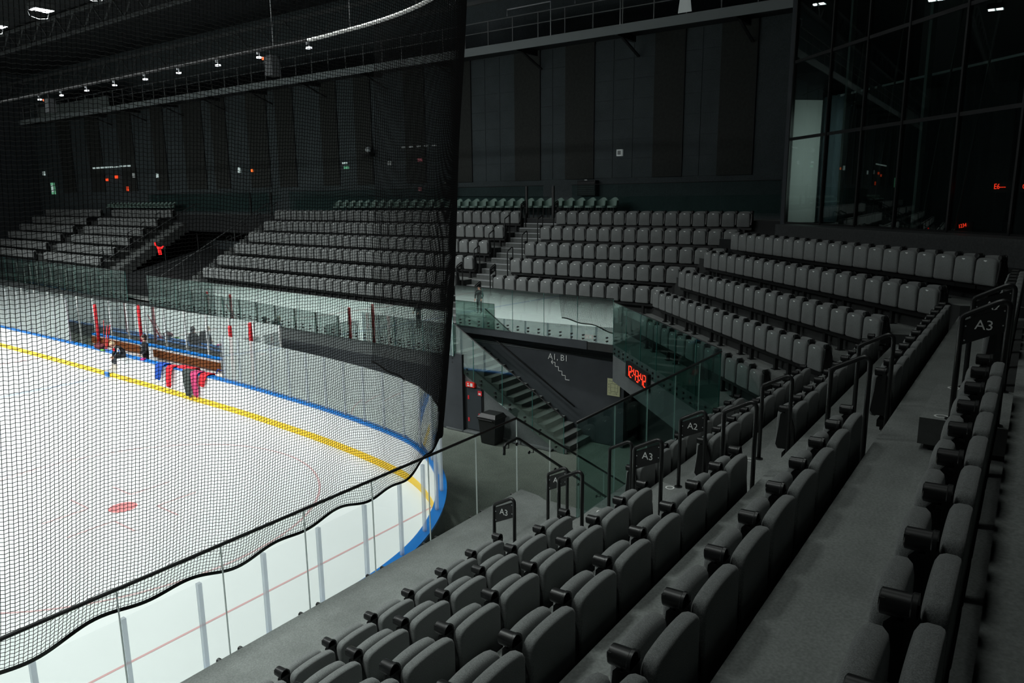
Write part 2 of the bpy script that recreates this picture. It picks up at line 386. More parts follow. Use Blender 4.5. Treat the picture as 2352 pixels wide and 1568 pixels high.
# ---------------------------------------------------------------- team bench behind the far boards
tb = thing('team_bench', 'long brown wooden players bench with slatted back behind the boards', 'bench', (7.25,12,0))
def lb(o, *a): 
    b = MB(); b.box(a[0]-7.25,a[1]-7.25,a[2]-12,a[3]-12,a[4],a[5]); return b, o
for nm, a in (('back_board',(7.44,7.49,7.3,12.0,.86,1.16)),('back_board',(7.44,7.49,13.1,17.2,.9,1.2)),('seat_board',(7.0,7.38,7.6,11.9,.40,.46)),('seat_board',(7.0,7.38,13.0,17.0,.55,.6))):
    b, o = lb(tb,*a); b.build(nm, M['wood'], o)
for y in (7.8,9.2,10.6,11.5,13.3,15,16.6):
    b, o = lb(tb, 7.05,7.4,y,y+.06,0,.42); b.build('bench_leg', M['steel'], o)
bb = thing('bench_back_wall', 'white low wall with blue rail behind the players bench', 'low wall', (7.6,12,0))
b = MB(); b.box(-.05,.05,-4.7,5.3,0,1.25); b.build('wall_panel', M['boardwhite'], bb)
b = MB(); b.box(-.09,.09,-4.7,5.3,1.25,1.31); b.build('blue_rail', M['blue'], bb)
bg = thing('bench_glass', 'plexiglass screen in white posts rising behind the players bench', 'plexiglass shield', (8.0,12,0))
y = 4.4
while y < 46:
    b = MB(); b.box(-.006,.006,y-12,y-12+1.5,0,2.78); b.build('plexiglass_pane', M['plexi_back'], bg)
    b = MB(); b.box(-.03,.03,y-12-.03,y-12+.03,0,2.78); b.build('shield_post', M['white'], bg); y += 1.5
# side screens that close the bench at both ends, with red posts
for yy, lab in ((5.4,'red padded gate post at the near end of the players bench'),(17.0,'red padded gate post at the far end of the players bench')):
    t = tag(MB().build('gate_post', M['red']), lab, 'post')
    bpy.data.objects.remove(t)
def rpost(x, y, z0, z1, lab):
    b = MB(); b.tube([(0,0,z0),(0,0,z1-.05),(0,0,z1)], [.065,.065,.045], 10); o = b.build('gate_post', M['red'], None, True); o.location = (x,y,0); tag(o, lab, 'post', None)
rpost(7.35,16.3,0,2.72,'tall bright red post left of the player seated on the boards')
rpost(7.7,13.3,0,2.86,'dark red post behind the woman in the players bench')
rpost(6.75,5.45,0,2.86,'slim red post at the near end of the players bench')
rpost(6.62,4.1,0,3.1,'red post beside the end of the black band of wall')
scr = thing('bench_end_screen', 'plexiglass screen closing the near end of the players bench', 'plexiglass shield', (6.3,5.45,0))
b = MB(); b.box(.0,1.6,-.01,.01,0.1,2.3); b.build('plexiglass_pane', M['plexi'], scr)
b = MB(); b.tube([(.1,0,.1),(.1,0,2.1),(.3,0,2.3),(1.6,0,2.3)], .02, 6); b.build('frame', M['white'], scr)

# ---------------------------------------------------------------- near stand
b = MB()
MX = lambda y: 5.13 + .32*(-12.4-y)       # mitre with the corner stand
near_floor = None
for n in range(1, 8):
    y0 = -10.52 if n == 1 else YN(n-1)-.07
    y1 = YN(n)-.07 if n < 7 else -22
    b = MB()
    if n == 1:
        poly = [(-16,y0),(1.36,y0),(1.3,-10.9),(1.1,-11.3),(.85,-11.6),(.6,y1),(-16,y1)]
    else:
        poly = [(-16,y0),(MX(y0),y0),(MX(y1),y1),(-16,y1)]
    b.prism(poly, 0 if n==1 else FN(n)-.7, FN(n))
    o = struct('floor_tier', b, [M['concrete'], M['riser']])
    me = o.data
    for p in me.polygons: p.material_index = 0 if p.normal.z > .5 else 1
# half steps of the aisle
aisle = thing('aisle_steps', 'grey half steps up the aisle between the near seat blocks', 'steps', (0,0,0))
for n in range(1, 7):
    y0 = YN(n)+.52; y1 = YN(n)-.07; f = FN(n)
    b = MB(); b.prism([(-1.41,y0),(-.15,y0),(-.15,y1),(-1.41,y1)], f+.05, f+.265)
    b.prism([(-1.36,y0-.04),(-.19,y0-.04),(-.19,y1),(-1.36,y1)], f, f+.05); st = b.build('half_step', [M['concrete'], M['riser2']], aisle)
    for p_ in st.data.polygons: p_.material_index = 0 if p_.normal.z > .5 else 1
    for X, r in ((-1.3,.045),(-.25,.045)):
        q = MB(); q.add(*((lambda R: ([v for p in R for v in p], [tuple(range(4*i,4*i+4)) for i in range(len(R))]))([[ (x,y_,f+.267) for x,y_ in P] for P in ring(X,y0-.14,r,.016,20)])))
        q.build('white_ring_mark', M['white'], st)
# chevrons painted on the aisle
b = MB()
for c in ((-.2,-13.6,FN(3)+.267),):
    b.bar((c[0]-.04,c[1]-.03,c[2]),(c[0],c[1]+.0,c[2]),.014,.004); b.bar((c[0],c[1],c[2]),(c[0]+.04,c[1]-.03,c[2]),.014,.004)
b.build('chevron_mark', M['white'], aisle)

# ---------------------------------------------------------------- corner stand (diagonal) and side stand
NF = [12.36, 13.22, 14.07, 14.87, 15.71, 16.55]
ZD = [3.14, 3.665, 4.19, 4.715, 5.24, 5.765]
XF = [10.0, 11.6, 12.42, 13.37, 14.25, 15.2, 16.15]
def near_mitre(n):      # s where X = MX(Y)
    # X = n*NRM.x + s*DIR.x ; Y = n*NRM.y + s*DIR.y ; X = 5.13 + .32*(-12.4-Y)
    A = NRM*n; k = .32
    return (5.13 - k*12.4 - A.x - k*A.y)/(DIR.x + k*DIR.y)
def side_mitre(n, x):   # s where the side stand front x is met
    # sd(x,y) line: find s so that dot(P-SO, SX) = x
    A = NRM*n; return (x - (A-SO).dot(SX))/DIR.dot(SX)
for i in range(5):
    n0, n1 = NF[i], NF[i+1]
    P = [dg(n0,near_mitre(n0),0), dg(n0,side_mitre(n0,XF[i]),0), dg(n1,side_mitre(n1,XF[i+1]),0), dg(n1,near_mitre(n1),0)]
    b = MB(); b.prism([(p.x,p.y) for p in P], 2.12 if i==0 else ZD[i]-.8, ZD[i])
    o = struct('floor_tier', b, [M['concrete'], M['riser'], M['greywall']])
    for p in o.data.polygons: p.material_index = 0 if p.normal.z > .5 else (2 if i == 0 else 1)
# plinth under the glazed box
P = [dg(16.55,-12,0), dg(16.55,side_mitre(16.55,XF[5])+.4,0), dg(24,4,0), dg(24,-12,0)]
b = MB(); b.prism([(p.x,p.y) for p in P], 4.2, 5.77); struct('floor_plinth', b, M['black'])
P = [dg(17.25,-12,0), dg(17.25,1.75,0), dg(24,1.75,0), dg(24,-12,0)]
b = MB(); b.prism([(p.x,p.y) for p in P], 5.7, 6.27); struct('floor_lounge', b, M['granite'])
# dark wall recessed below the corner stand
P = [dg(13.5,-7,0), dg(13.5,4,0), dg(13.9,4,0), dg(13.9,-7,0)]
b = MB(); b.prism([(p.x,p.y) for p in P], 0, 3.0); struct('wall_recess', b, M['black'])

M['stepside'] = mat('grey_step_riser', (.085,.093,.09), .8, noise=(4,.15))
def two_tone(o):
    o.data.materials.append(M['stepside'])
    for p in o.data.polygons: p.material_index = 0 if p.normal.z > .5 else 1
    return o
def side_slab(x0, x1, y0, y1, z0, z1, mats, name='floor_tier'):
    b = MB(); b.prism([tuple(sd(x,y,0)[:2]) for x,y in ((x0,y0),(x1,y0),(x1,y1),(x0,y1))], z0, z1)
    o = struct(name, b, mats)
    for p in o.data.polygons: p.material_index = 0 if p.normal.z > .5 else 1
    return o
ZS = [3.14, 3.665, 4.19, 4.715, 5.24, 5.765, 6.29]
# tiers: south of the aisle up to the stairs, then north; the walkway at 2.43 runs in front
def mitre_y(x): # y where the side stand meets the corner stand (front n for that x)
    i = min(range(len(XF)), key=lambda k: abs(XF[k]-x)); n = NF[min(i,5)]
    s = side_mitre(n, x); p = dg(n, s, 0); return (p-SO).dot(SY)-1.0
for i in range(6):
    x0, x1 = XF[i], XF[i+1]
    a, c = mitre_y(x0), mitre_y(x1)
    for (ya, yb) in ((None, -1.35), (.45, 17.4), (27.9, 49)):
        if ya is None:
            b = MB(); b.prism([tuple(sd(x,y,0)[:2]) for x,y in ((x0,a),(x0,yb),(x1,yb),(x1,c if i<5 else c-1.5))], 2.9 if i==0 else ZS[i]-.8, ZS[i])
            o = struct('floor_tier', b, [M['concrete'],M['riser']])
            for p in o.data.polygons: p.material_index = 0 if p.normal.z > .5 else 1
        else:
            side_slab(x0 if i else 10.5, x1, ya, yb, ZS[i]-.8, ZS[i], [M['concrete'],M['riser']])
side_slab(16.1, 21, -12, 49, 5.3, 6.29, [M['concrete'],M['black']], 'floor_concourse')
side_slab(9.0, 12, -1.3, 49, 1.9, 2.43, [M['concrete'],M['greywall']], 'floor_walkway')
# aisle stairs of the side stand
ast = thing('aisle_stair', 'grey aisle stairs climbing the side stand between seat blocks', 'stairs', (0,0,0))
zz = 2.43; x = 10.35; k = 0
while zz < 6.2:
    zz += .175; 
    b = MB(); b.prism([tuple(sd(q,w,0)[:2]) for q,w in ((x,-1.35),(x+.33 if zz<6.1 else x+.8,-1.35),(x+.33 if zz<6.1 else x+.8,.45),(x,.45))], zz-.5, zz)
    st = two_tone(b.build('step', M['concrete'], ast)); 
    b = MB(); b.prism([tuple(sd(q,w,0)[:2]) for q,w in ((x-.003,-1.33),(x+.03,-1.33),(x+.03,.43),(x-.003,.43))], zz-.02, zz+.003); b.build('nosing', M['alu'], st)
    x += .285
# ---------------------------------------------------------------- ground level walls under the side stand
b = MB(); b.prism([tuple(sd(q,w,0)[:2]) for q,w in ((9.0,-2.6),(9.25,-2.6),(9.25,49),(9.0,49))], 0, 2.43); struct('wall_side', b, M['blackwall'])
b = MB(); b.prism([(10.3,-7.85),(10.6,-7.85),(10.6,-1),(10.3,-1)], 0, 2.9); w1 = struct('wall_stair', b, M['blackwall'])
b = MB(); b.box(10.27,10.3,-7.7,-1.2,2.56,2.575); b.box(10.27,10.3,-7.7,-1.2,2.61,2.62); b.build('reveal_line', M['greywall'], w1)
# fascia band over the stair
b = MB(); b.prism([tuple(sd(q,w,0)[:2]) for q,w in ((9.98,-6.45),(10.2,-6.45),(10.2,-1.35),(9.98,-1.35))], 2.9, 3.14); struct('trim_1', b, M['blackwall'])
# stair to the side walkway
st = thing('stairs_far', 'grey stairs rising beside the black wall with an arrow sign', 'stairs', (0,0,0)); st.name = 'staircase'
NS = 15; Y0, Y1 = -6.75, -2.62
for k in range(NS):
    z1 = 2.43*(k+1)/NS; y0 = Y0+(Y1-Y0)*k/NS; y1 = Y0+(Y1-Y0)*(k+1)/NS
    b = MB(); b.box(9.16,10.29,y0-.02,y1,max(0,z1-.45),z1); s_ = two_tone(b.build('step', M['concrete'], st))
# stringer wall below the stair (holds the low door)
b = MB(); b.ext([(9.02,Y0+.1,0),(9.02,Y1,0),(9.02,Y1,2.15),(9.02,Y0+.3,.02)], (.12,0,0)); sw = struct('wall_stringer', b, M['greywall'])
b = MB(); b.ext([(8.97,Y0-.02,0),(8.97,Y0+.26,0),(8.97,Y1,2.1),(8.97,Y1,2.43),(8.97,Y0-.02,.16)], (.05,0,0)); b.build('stringer', M['greywall'], st)
b = MB(); b.box(8.9,9.04,-6.3,-2.4,0,.05); struct('baseboard_side', b, M['greywall'])

def text_mesh(txt, size, m, name, parent, mtx, depth=.002, align='CENTER'):
    cu = bpy.data.curves.new(name,'FONT'); cu.body = txt; cu.size = size; cu.extrude = depth; cu.align_x = align; cu.resolution_u = 2
    o = bpy.data.objects.new(name, cu); COL.objects.link(o)
    bpy.context.view_layer.update()
    dgp = bpy.context.evaluated_depsgraph_get(); me = bpy.data.meshes.new_from_object(o.evaluated_get(dgp))
    bpy.data.objects.remove(o); bpy.data.curves.remove(cu)
    me.name = name; me.materials.clear(); me.materials.append(m); me.transform(mtx)
    return link(name, me, parent)
def basis(o, ex, ey, ez):
    ex, ey, ez, o = Vector(ex), Vector(ey), Vector(ez), Vector(o)
    return Matrix(((ex.x,ey.x,ez.x,o.x),(ex.y,ey.y,ez.y,o.y),(ex.z,ey.z,ez.z,o.z),(0,0,0,1)))
# on plane facing -X, text runs toward -Y
def facex(x, y, z): return basis((x,y,z), (0,-1,0), (0,0,1), (-1,0,0))

low = thing('door_low', 'dark low service door with red stickers under the far stairs', 'door', (9.0,-3.42,0)); low.name = 'service_door'
b = MB(); b.box(-.005,.06,-.4,.4,.1,1.45); b.build('frame', M['black'], low)
b = MB(); b.box(-.03,.0,-.35,.2,.12,1.42); lf = b.build('door_leaf', mat('slate_door', (.028,.036,.042), .6), low)
for y_, z_ in ((.14,1.12),(.14,.42)):
    b = MB(); b.box(-.04,-.03,y_-.03,y_+.03,z_-.06,z_+.06); b.build('red_hinge_label', M['red'], low)
for y_, z_, s in ((-.3,1.3,.075),(-.3,.6,.06)):
    b = MB(); b.box(-.04,-.03,y_-s,y_+s,z_-s,z_+s); q = b.build('red_sticker', M['red'], low)
    b = MB(); b.box(-.045,-.04,y_-s*.5,y_+s*.6,z_-s*.6,z_+s*.1); b.build('white_symbol', M['white'], q)
sg = thing('fire_sign', 'red lit sign box with white symbol above the low service door', 'sign', (9.0,-3.38,1.53))
b = MB(); b.box(-.08,0,-.16,.16,-.075,.075); b.build('sign_box', mat('red_sign', (.75,.04,.03), .4, emit=((1,.05,.03),.06)), sg)
b = MB(); b.box(-.084,-.08,-.1,-.01,-.05,.05); b.box(-.084,-.08,.02,.1,-.05,-.01); b.box(-.084,-.08,.05,.1,.01,.05); b.build('white_symbol', M['white'], sg)
sw_ = thing('wall_switch', 'small pale switch box on grey wall left of the service door', 'switch', (9.0,-2.72,1.36))
b = MB(); b.box(-.05,0,-.035,.035,-.05,.05); b.build('switch_box', mat('pale_grey_plastic',(.4,.42,.42),.5), sw_); b = MB(); b.box(-.02,0,-.012,.012,-.2,.2); b.build('conduit', M['steel'], sw_)
bn = thing('waste_bin', 'black plastic lidded waste bin standing by the service door', 'bin', (8.62,-4.42,0)); bn.scale = (.86,.86,.88)
b = MB()
for k in range(5):
    pass
b.add([(-.24,-.28,0),(.24,-.28,0),(.24,.28,0),(-.24,.28,0),(-.3,-.36,.85),(.3,-.36,.85),(.3,.36,.85),(-.3,.36,.85)],[(3,2,1,0),(4,5,6,7),(0,1,5,4),(1,2,6,5),(2,3,7,6),(3,0,4,7)]); b.build('bin_body', M['plastic'], bn)
b = MB(); b.box(-.33,.33,-.39,.39,.85,.91); b.add([(-.32,-.38,.91),(.32,-.38,.91),(.32,.38,.91),(-.32,.38,.91),(-.2,-.3,1.02),(.26,-.3,1.02),(.26,.3,1.02),(-.2,.3,1.02)],[(4,5,6,7),(0,1,5,4),(1,2,6,5),(2,3,7,6),(3,0,4,7)]); b.build('bin_lid', M['plastic'], bn)
b = MB(); b.tube([(-.33,-.3,.8),(-.38,-.3,.86),(-.38,.3,.86),(-.33,.3,.8)], .015, 6); b.build('handle', M['steel'], bn)

sgn = thing('stair_sign', 'white painted A1, B1 lettering with stepped arrow on black wall', 'sign', (10.28,-5.69,2.12))
text_mesh('A1, B1', .26, M['white'], 'lettering', sgn, facex(.0,.02,.2))
b = MB(); pts = [(.24,.08)]; yy_, zz_ = .24, .08
pts = [(.26,.12),(.12,.12),(.12,0),(.0,0),(.0,-.12),(-.12,-.12),(-.12,-.24),(-.24,-.24),(-.24,-.36),(-.38,-.36)]
for i in range(len(pts)-1): b.bar((0,pts[i][0],pts[i][1]),(0,pts[i+1][0],pts[i+1][1]),.004,.022) if pts[i][1]==pts[i+1][1] else b.bar((0,pts[i][0],pts[i][1]),(0,pts[i+1][0],pts[i+1][1]),.022,.004,(1,0,0))
b.bar((0,.26,.12),(0,.2,.18),.022,.004,(1,0,0)); b.bar((0,.26,.12),(0,.2,.06),.022,.004,(1,0,0))
b.build('stepped_arrow', M['white'], sgn)
pl = thing('evacuation_plan', 'pale yellow printed floor plan sheet on black wall by the arrow sign', 'notice', (10.28,-7.54,1.75))
b = MB(); b.box(-.012,0,-.2,.2,-.25,.25); b.build('sheet', M['paper'], pl)
b = MB()
for y0,y1,z0,z1 in ((-.14,.1,-.13,-.12),(-.14,.1,.1,.11),(.09,.1,-.13,.11),(-.14,-.13,-.13,.11),(-.05,-.045,-.12,.1),(-.13,.09,-.01,-.005),(-.17,.16,.17,.18),(-.16,-.02,.145,.155)): b.box(-.014,-.012,y0,y1,z0,z1)
for k in range(26): y_ = random.uniform(-.17,.15); z_ = random.choice([-.2,-.17,.13]) if k<18 else random.uniform(-.15,.1); y_ = y_ if k<18 else .145; b.box(-.014,-.012,y_,y_+.016,z_,z_+.016)
b.build('printed_plan', M['ink'], pl)

# ---------------------------------------------------------------- glass balustrades
def balus(name, label, a, c, z0, z1, step, gm, rail=None, clampz=None, edgem='edge', sweep_t=.018, nclamp=2, clampside=1):
    a = Vector(a); c = Vector(c); L = (c-a).length; d = (c-a).normalized(); nrm = Vector((-d.y,d.x))
    t = thing(name, label, 'glass balustrade', (a.x,a.y,0), math.atan2(d.y,d.x))
    n = max(1, round(L/step)); w = L/n
    for i in range(n):
        b = MB(); b.box(i*w+.008,(i+1)*w-.008,-sweep_t/2,sweep_t/2,z0,z1); b.build('glass_pane', gm, t)
        b = MB(); b.box((i+1)*w-.008,(i+1)*w-.001,-sweep_t/2,sweep_t/2,z0,z1-.01); b.build('pane_edge', M[edgem], t)
        if clampz is not None:
            for k in range(nclamp):
                X = i*w+w*(k+.5)/nclamp if nclamp != 2 else i*w+w*(.12+.76*k)
                for zc in clampz:
                    b = MB(); b.disc((X,clampside*.035,zc),(0,-clampside,0),.026,.07,8); b.build('clamp', M['steel'], t)
    if rail:
        b = MB(); b.tube([(0,0,z1+.005),(L,0,z1+.005)], rail, 8); b.build('handrail', M['steel'], t, True)
    return t
g1 = balus('glass_balustrade', 'clear glass balustrade with black handrail in front of first near row', (-16.47,-10.5), (1.28,-10.5), 2.36, 3.64, 1.03, M['glass_near'], .02, (2.40,), 'edge')
# stair flight from the near stand and its sloping glass
vs2 = thing('vomitory_stair', 'grey stairs going down from the near stand behind clear glass', 'stairs', (0,0,0))
for k in range(15):
    z1 = 2.43*(14-k)/15; 
    if z1 <= 0: continue
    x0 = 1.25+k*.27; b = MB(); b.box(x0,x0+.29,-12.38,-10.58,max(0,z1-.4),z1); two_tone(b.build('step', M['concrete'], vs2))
def slope_glass(name, label, p0, p1, zb0, zt0, zb1, zt1, n, gm, rail, clamps=0, em='edge'):
    t = thing(name, label, 'glass balustrade', (p0[0],p0[1],0)); P0 = Vector(p0); P1 = Vector(p1)
    d = (P1-P0).normalized(); nr = Vector((-d.y,d.x,0))*.009
    for i in range(n):
        f0, f1 = i/n+.004, (i+1)/n-.004
        q = []
        for f, lo in ((f0,1),(f1,1),(f1,0),(f0,0)):
            xy = (P1-P0)*f; z = (zb0+(zb1-zb0)*f) if lo else (zt0+(zt1-zt0)*f); q.append(Vector((xy.x,xy.y,z))-nr)
        b = MB(); b.ext(q, nr*2); b.build('glass_pane', gm, t)
        xy = (P1-P0)*((i+1)/n); b = MB(); b.bar((xy.x,xy.y,zb0+(zb1-zb0)*(i+1)/n),(xy.x,xy.y,zt0+(zt1-zt0)*(i+1)/n-.01),.012); b.build('pane_edge', M[em], t)
        for k in range(clamps):
            f = (i+.25+.5*k/max(1,clamps-1))/n if clamps>1 else (i+.5)/n
            xy = (P1-P0)*f; z = zb0+(zb1-zb0)*f
            for dz in (.1,.22):
                b = MB(); b.disc(Vector((xy.x,xy.y,z+dz))+nr*4,-nr,.03,.07,8); b.build('clamp', M['steel'], t)
    if rail:
        b = MB(); xy = P1-P0; b.tube([(0,0,zt0),(xy.x,xy.y,zt1)], .02, 8); b.build('handrail', M['steel'], t)
    return t
slope_glass('glass_balustrade','clear glass sloping down beside the near stair with black handrail',(1.28,-10.5),(5.2,-10.5),2.36,3.64,-.0,1.2,4,M['glass_near'],True)
hr = thing('stair_handrail', 'black tube handrail bracketed to the near glass and going down the stair', 'handrail', (.8,-10.6,0))
b = MB(); b.tube([(0,0,3.2),(0,0,3.33),(.04,0,3.36),(.34,0,3.37),(.42,0,3.33),(3.6,0,1.15)], .024, 8); b.build('rail', M['steel'], hr, True)
for f in (.12,.45,.8,1.6,2.4,3.1):
    z = 3.36 if f < .4 else 3.36-(f-.4)*.685
    b = MB(); b.tube([(f,0,z),(f,0,z-.09),(f,.08,z-.1)], .009, 6); b.disc((f,.075,z-.1),(0,1,0),.03,.012,8); b.build('bracket', M['steel'], hr)
balus('glass_balustrade','clear greenish glass balustrade above the stairwell in front of second near row',(-.08,-12.4),(5.15,-12.4),2.9,4.25,1.05,M['glass_green'],.02,None,'edge')
cA = dg(NF[0],side_mitre(NF[0],XF[0]),0); cB = dg(NF[0],near_mitre(NF[0]),0)
balus('glass_balustrade','dark green glass balustrade along the front of the corner stand above the clock',cA[:2],cB[:2],2.86,4.3,1.1,M['glass_green'],.012,(2.93,3.05),'gedge',.018,3,-1)
e1 = sd(9.96,-1.5,0)
balus('glass_balustrade','pale green reflective glass balustrade above the arrow sign',e1[:2],cA[:2],3.12,4.38,1.1,M['glass_side'],.010,(3.2,3.3),'gedge',.018,3,-1)
w0 = sd(8.97,17.2,0); w1_ = sd(8.97,-2.3,0)
balus('glass_balustrade','long pale reflective glass balustrade behind the netting above the black wall',w0[:2],w1_[:2],2.36,3.72,1.3,M['glass_side'],.008,(2.47,2.58),'gedge',.018,3,-1)
w0 = sd(8.97,48,0); w1_ = sd(8.97,19.4,0)
balus('glass_balustrade','far stretch of reflective glass balustrade beyond the entrance gap',w0[:2],w1_[:2],2.36,3.8,1.5,M['glass_side'],.008,(2.5,2.62),'gedge',.018,3,-1)
slope_glass('glass_balustrade','pale green glass sloping up beside the far stairs',(8.95,-2.45),(8.95,-6.7),2.2,3.55,-.1,1.05,4,M['glass_stair'],True,2,'gedge')
hr2 = thing('stair_handrail','black tube handrail descending the far stairs behind the glass','handrail',(10.2,-2.4,0))
b = MB(); b.tube([(0,.5,3.2),(0,.5,3.35),(0,.1,3.38),(0,-3.9,1.0)], .022, 8); b.build('rail', M['steel'], hr2, True)

# ---------------------------------------------------------------- clock
ck = thing('led_clock','black wall clock with red digits 12:43:42 on the grey fascia','clock',tuple(dg(NF[0]-.03,-.95,2.78)))
ck.location = dg(12.36,-.93,2.78); ex = -DIR; ez = -NRM
cb = MB(); cb.box(-.78,.78,-.2,.2,0,.09); o = cb.build('case', M['plastic'], ck); o.data.transform(basis((0,0,0),ex,(0,0,1),ez))
SEGS = {'0':'abcdef','1':'bc','2':'abged','3':'abgcd','4':'fgbc','5':'afgcd'}
def seg7(ch, x, w, h, t, b):
    P = {'a':((0,h),(w,h)),'b':((w,h),(w,h/2)),'c':((w,h/2),(w,0)),'d':((0,0),(w,0)),'e':((0,h/2),(0,0)),'f':((0,h),(0,h/2)),'g':((0,h/2),(w,h/2))}
    for s in SEGS[ch]:
        (x0,y0),(x1,y1) = P[s]
        if y0 == y1: b.box(x+x0+t*.4,x+x1-t*.4,y0-t/2-h/2,y0+t/2-h/2,.09,.096)
        else: b.box(x+x0-t/2,x+x0+t/2,min(y0,y1)+t*.3-h/2,max(y0,y1)-t*.3-h/2,.09,.096)
x = -.66
for ch in '12:43:42':
    b = MB()
    if ch == ':': b.box(x+.0,x+.035,-.075,-.04,.09,.096); b.box(x,x+.035,.04,.075,.09,.096); adv = .1
    else: seg7(ch, x, .13, .27, .022, b); adv = .2
    o = b.build('digit', M['led'], ck); o.data.transform(basis((0,0,0),ex,(0,0,1),ez)); x += adv

# ---------------------------------------------------------------- seats
def rounded(hw_b, hw_t, z0, z1, r, crown, rb=.03):
    P = []
    def arcp(cx, cz, rad, a0, a1, n):
        for k in range(n+1): a = a0+(a1-a0)*k/n; P.append((cx+rad*math.cos(a), cz+rad*math.sin(a)))
    arcp(-hw_b+rb, z0+rb, rb, PI, 1.5*PI, 2); arcp(hw_b-rb, z0+rb, rb, 1.5*PI, 2*PI, 2)
    arcp(hw_t-r, z1-r-crown, r, 0, PI/2-.2, 4)
    for k in range(1,6):
        f = 1-2*k/6.0; P.append((f*(hw_t-r), z1-crown*f*f*.9))
    arcp(-hw_t+r, z1-r-crown, r, PI/2+.2, PI, 4)
    return P
def pad(outline, layers, name, m):
    # layers: (y, inset) ; outline scaled about centre
    cx = 0; cz = sum(p[1] for p in outline)/len(outline); n = len(outline); b = MB(); vs_ = []; fs = []
    zs = [p[1] for p in outline]; hz = (max(zs)-min(zs))/2; cz = (max(zs)+min(zs))/2; hx = max(abs(p[0]) for p in outline)
    for (y, ins) in layers:
        for (x, z) in outline: vs_.append((x*(1-ins/hx), y, cz+(z-cz)*(1-ins/hz)))
    for i in range(len(layers)-1):
        for k in range(n): fs.append((i*n+k,i*n+(k+1)%n,(i+1)*n+(k+1)%n,(i+1)*n+k))
    fs = [tuple(reversed(f)) for f in fs]
    fs += [tuple(range(n)), tuple((len(layers)-1)*n+k for k in range(n-1,-1,-1))]
    b.add(vs_, fs); me = b.mesh(name, m); return auto_smooth(me, 50)
ME = {}
ME['backrest'] = pad(rounded(.226,.222,.30,.822,.06,.012), [(.0,.014),(.005,.005),(.016,0),(.048,0),(.066,.007),(.077,.026)], 'backrest', M['fabric'])
ME['cushion'] = pad(rounded(.216,.203,.33,.785,.07,.012), [(.132,.04),(.140,.014),(.158,.0),(.19,.0),(.208,.01),(.218,.03)], 'seat_cushion', M['fabric'])
b = MB(); b.ext([(-.262,y,z) for y,z in ((.0,.36),(.17,.36),(.20,.40),(.175,.60),(.165,.74),(.14,.77),(.085,.79),(.06,.74),(.02,.62))], (.034,0,0)); b.ext([(-.245+x_,.075,z_) for x_,z_ in ((-.017,.58),(.017,.58),(.03,.70),(.045,.79),(-.045,.79),(-.03,.70))], (0,.035,0)); ME['armrest'] = b.mesh('armrest', M['plastic'])
# tilted cup holder: open ring with a floor, axis pointing to the rink
def cup():
    b = MB(); c = (-.245, .80); n = 14; prof = [(.084,.037),(.080,.048),(.094,.048),(.098,.043),(.178,.040),(.183,.032)]
    vs_ = []; fs = []
    for y, r in prof:
        for k in range(n): a = 2*PI*k/n; vs_.append((c[0]+r*math.cos(a), y, c[1]+r*math.sin(a)))
    inner = [(.088,.034),(.165,.03)]
    for i in range(len(prof)-1):
        for k in range(n): fs.append((i*n+k,(i+1)*n+k,(i+1)*n+(k+1)%n,i*n+(k+1)%n))
    fs.append(tuple((len(prof)-1)*n+k for k in range(n)))
    o = len(vs_)
    for k in range(n): a = 2*PI*k/n; vs_.append((c[0]+.029*math.cos(a), .16, c[1]+.029*math.sin(a)))
    for k in range(n): fs.append((k,(k+1)%n,o+(k+1)%n,o+k))
    fs.append(tuple(o+k for k in range(n-1,-1,-1)))
    b.add(vs_, fs); b.box(c[0]-.04,c[0]-.018,.1,.13,.752,.765); b.box(c[0]-.035,c[0]-.02,.165,.182,.80,.825)
    return auto_smooth(b.mesh('cup_holder', M['plastic']), 35)
ME['cup'] = cup()
b = MB(); b.box(-.25,.25,.06,.13,.24,.31); ME['beam'] = b.mesh('beam', M['steel'])
b = MB(); b.box(-.035,.035,.06,.13,.01,.25); b.box(-.07,.07,.03,.16,0,.012); ME['leg'] = b.mesh('pedestal_leg', M['steel'])
b = MB(); b.add([(-.035,.2195,.745),(.035,.2195,.745),(.03,.2195,.730),(.0,.2195,.720),(-.03,.2195,.730)],[(4,3,2,1,0)]); b.v = [(x_,y_+.001,z_) for x_,y_,z_ in b.v]; ME['tag'] = b.mesh('number_tag', M['tag'])
for k_ in ME: 
    pass
def seat(loc, rz, label, group, leg=False, end=None, tagged=True, full=True):
    t = thing('tip_up_seat', label, 'seat', loc, rz, group)
    link('backrest', ME['backrest'], t); link('seat_cushion', ME['cushion'], t)
    a = link('armrest', ME['armrest'], t); link('cup_holder', ME['cup'], a)
    link('beam', ME['beam'], t)
    if leg: link('pedestal_leg', ME['leg'], t)
    if tagged: link('number_tag', ME['tag'], t)
    if end:
        a = link('armrest', ME['armrest'], t); a.location = (.49,0,0); link('cup_holder', ME['cup'], a)
    return t
NSEAT = 0
ROWW = ['','first','second','third','fourth','fifth','sixth','seventh']
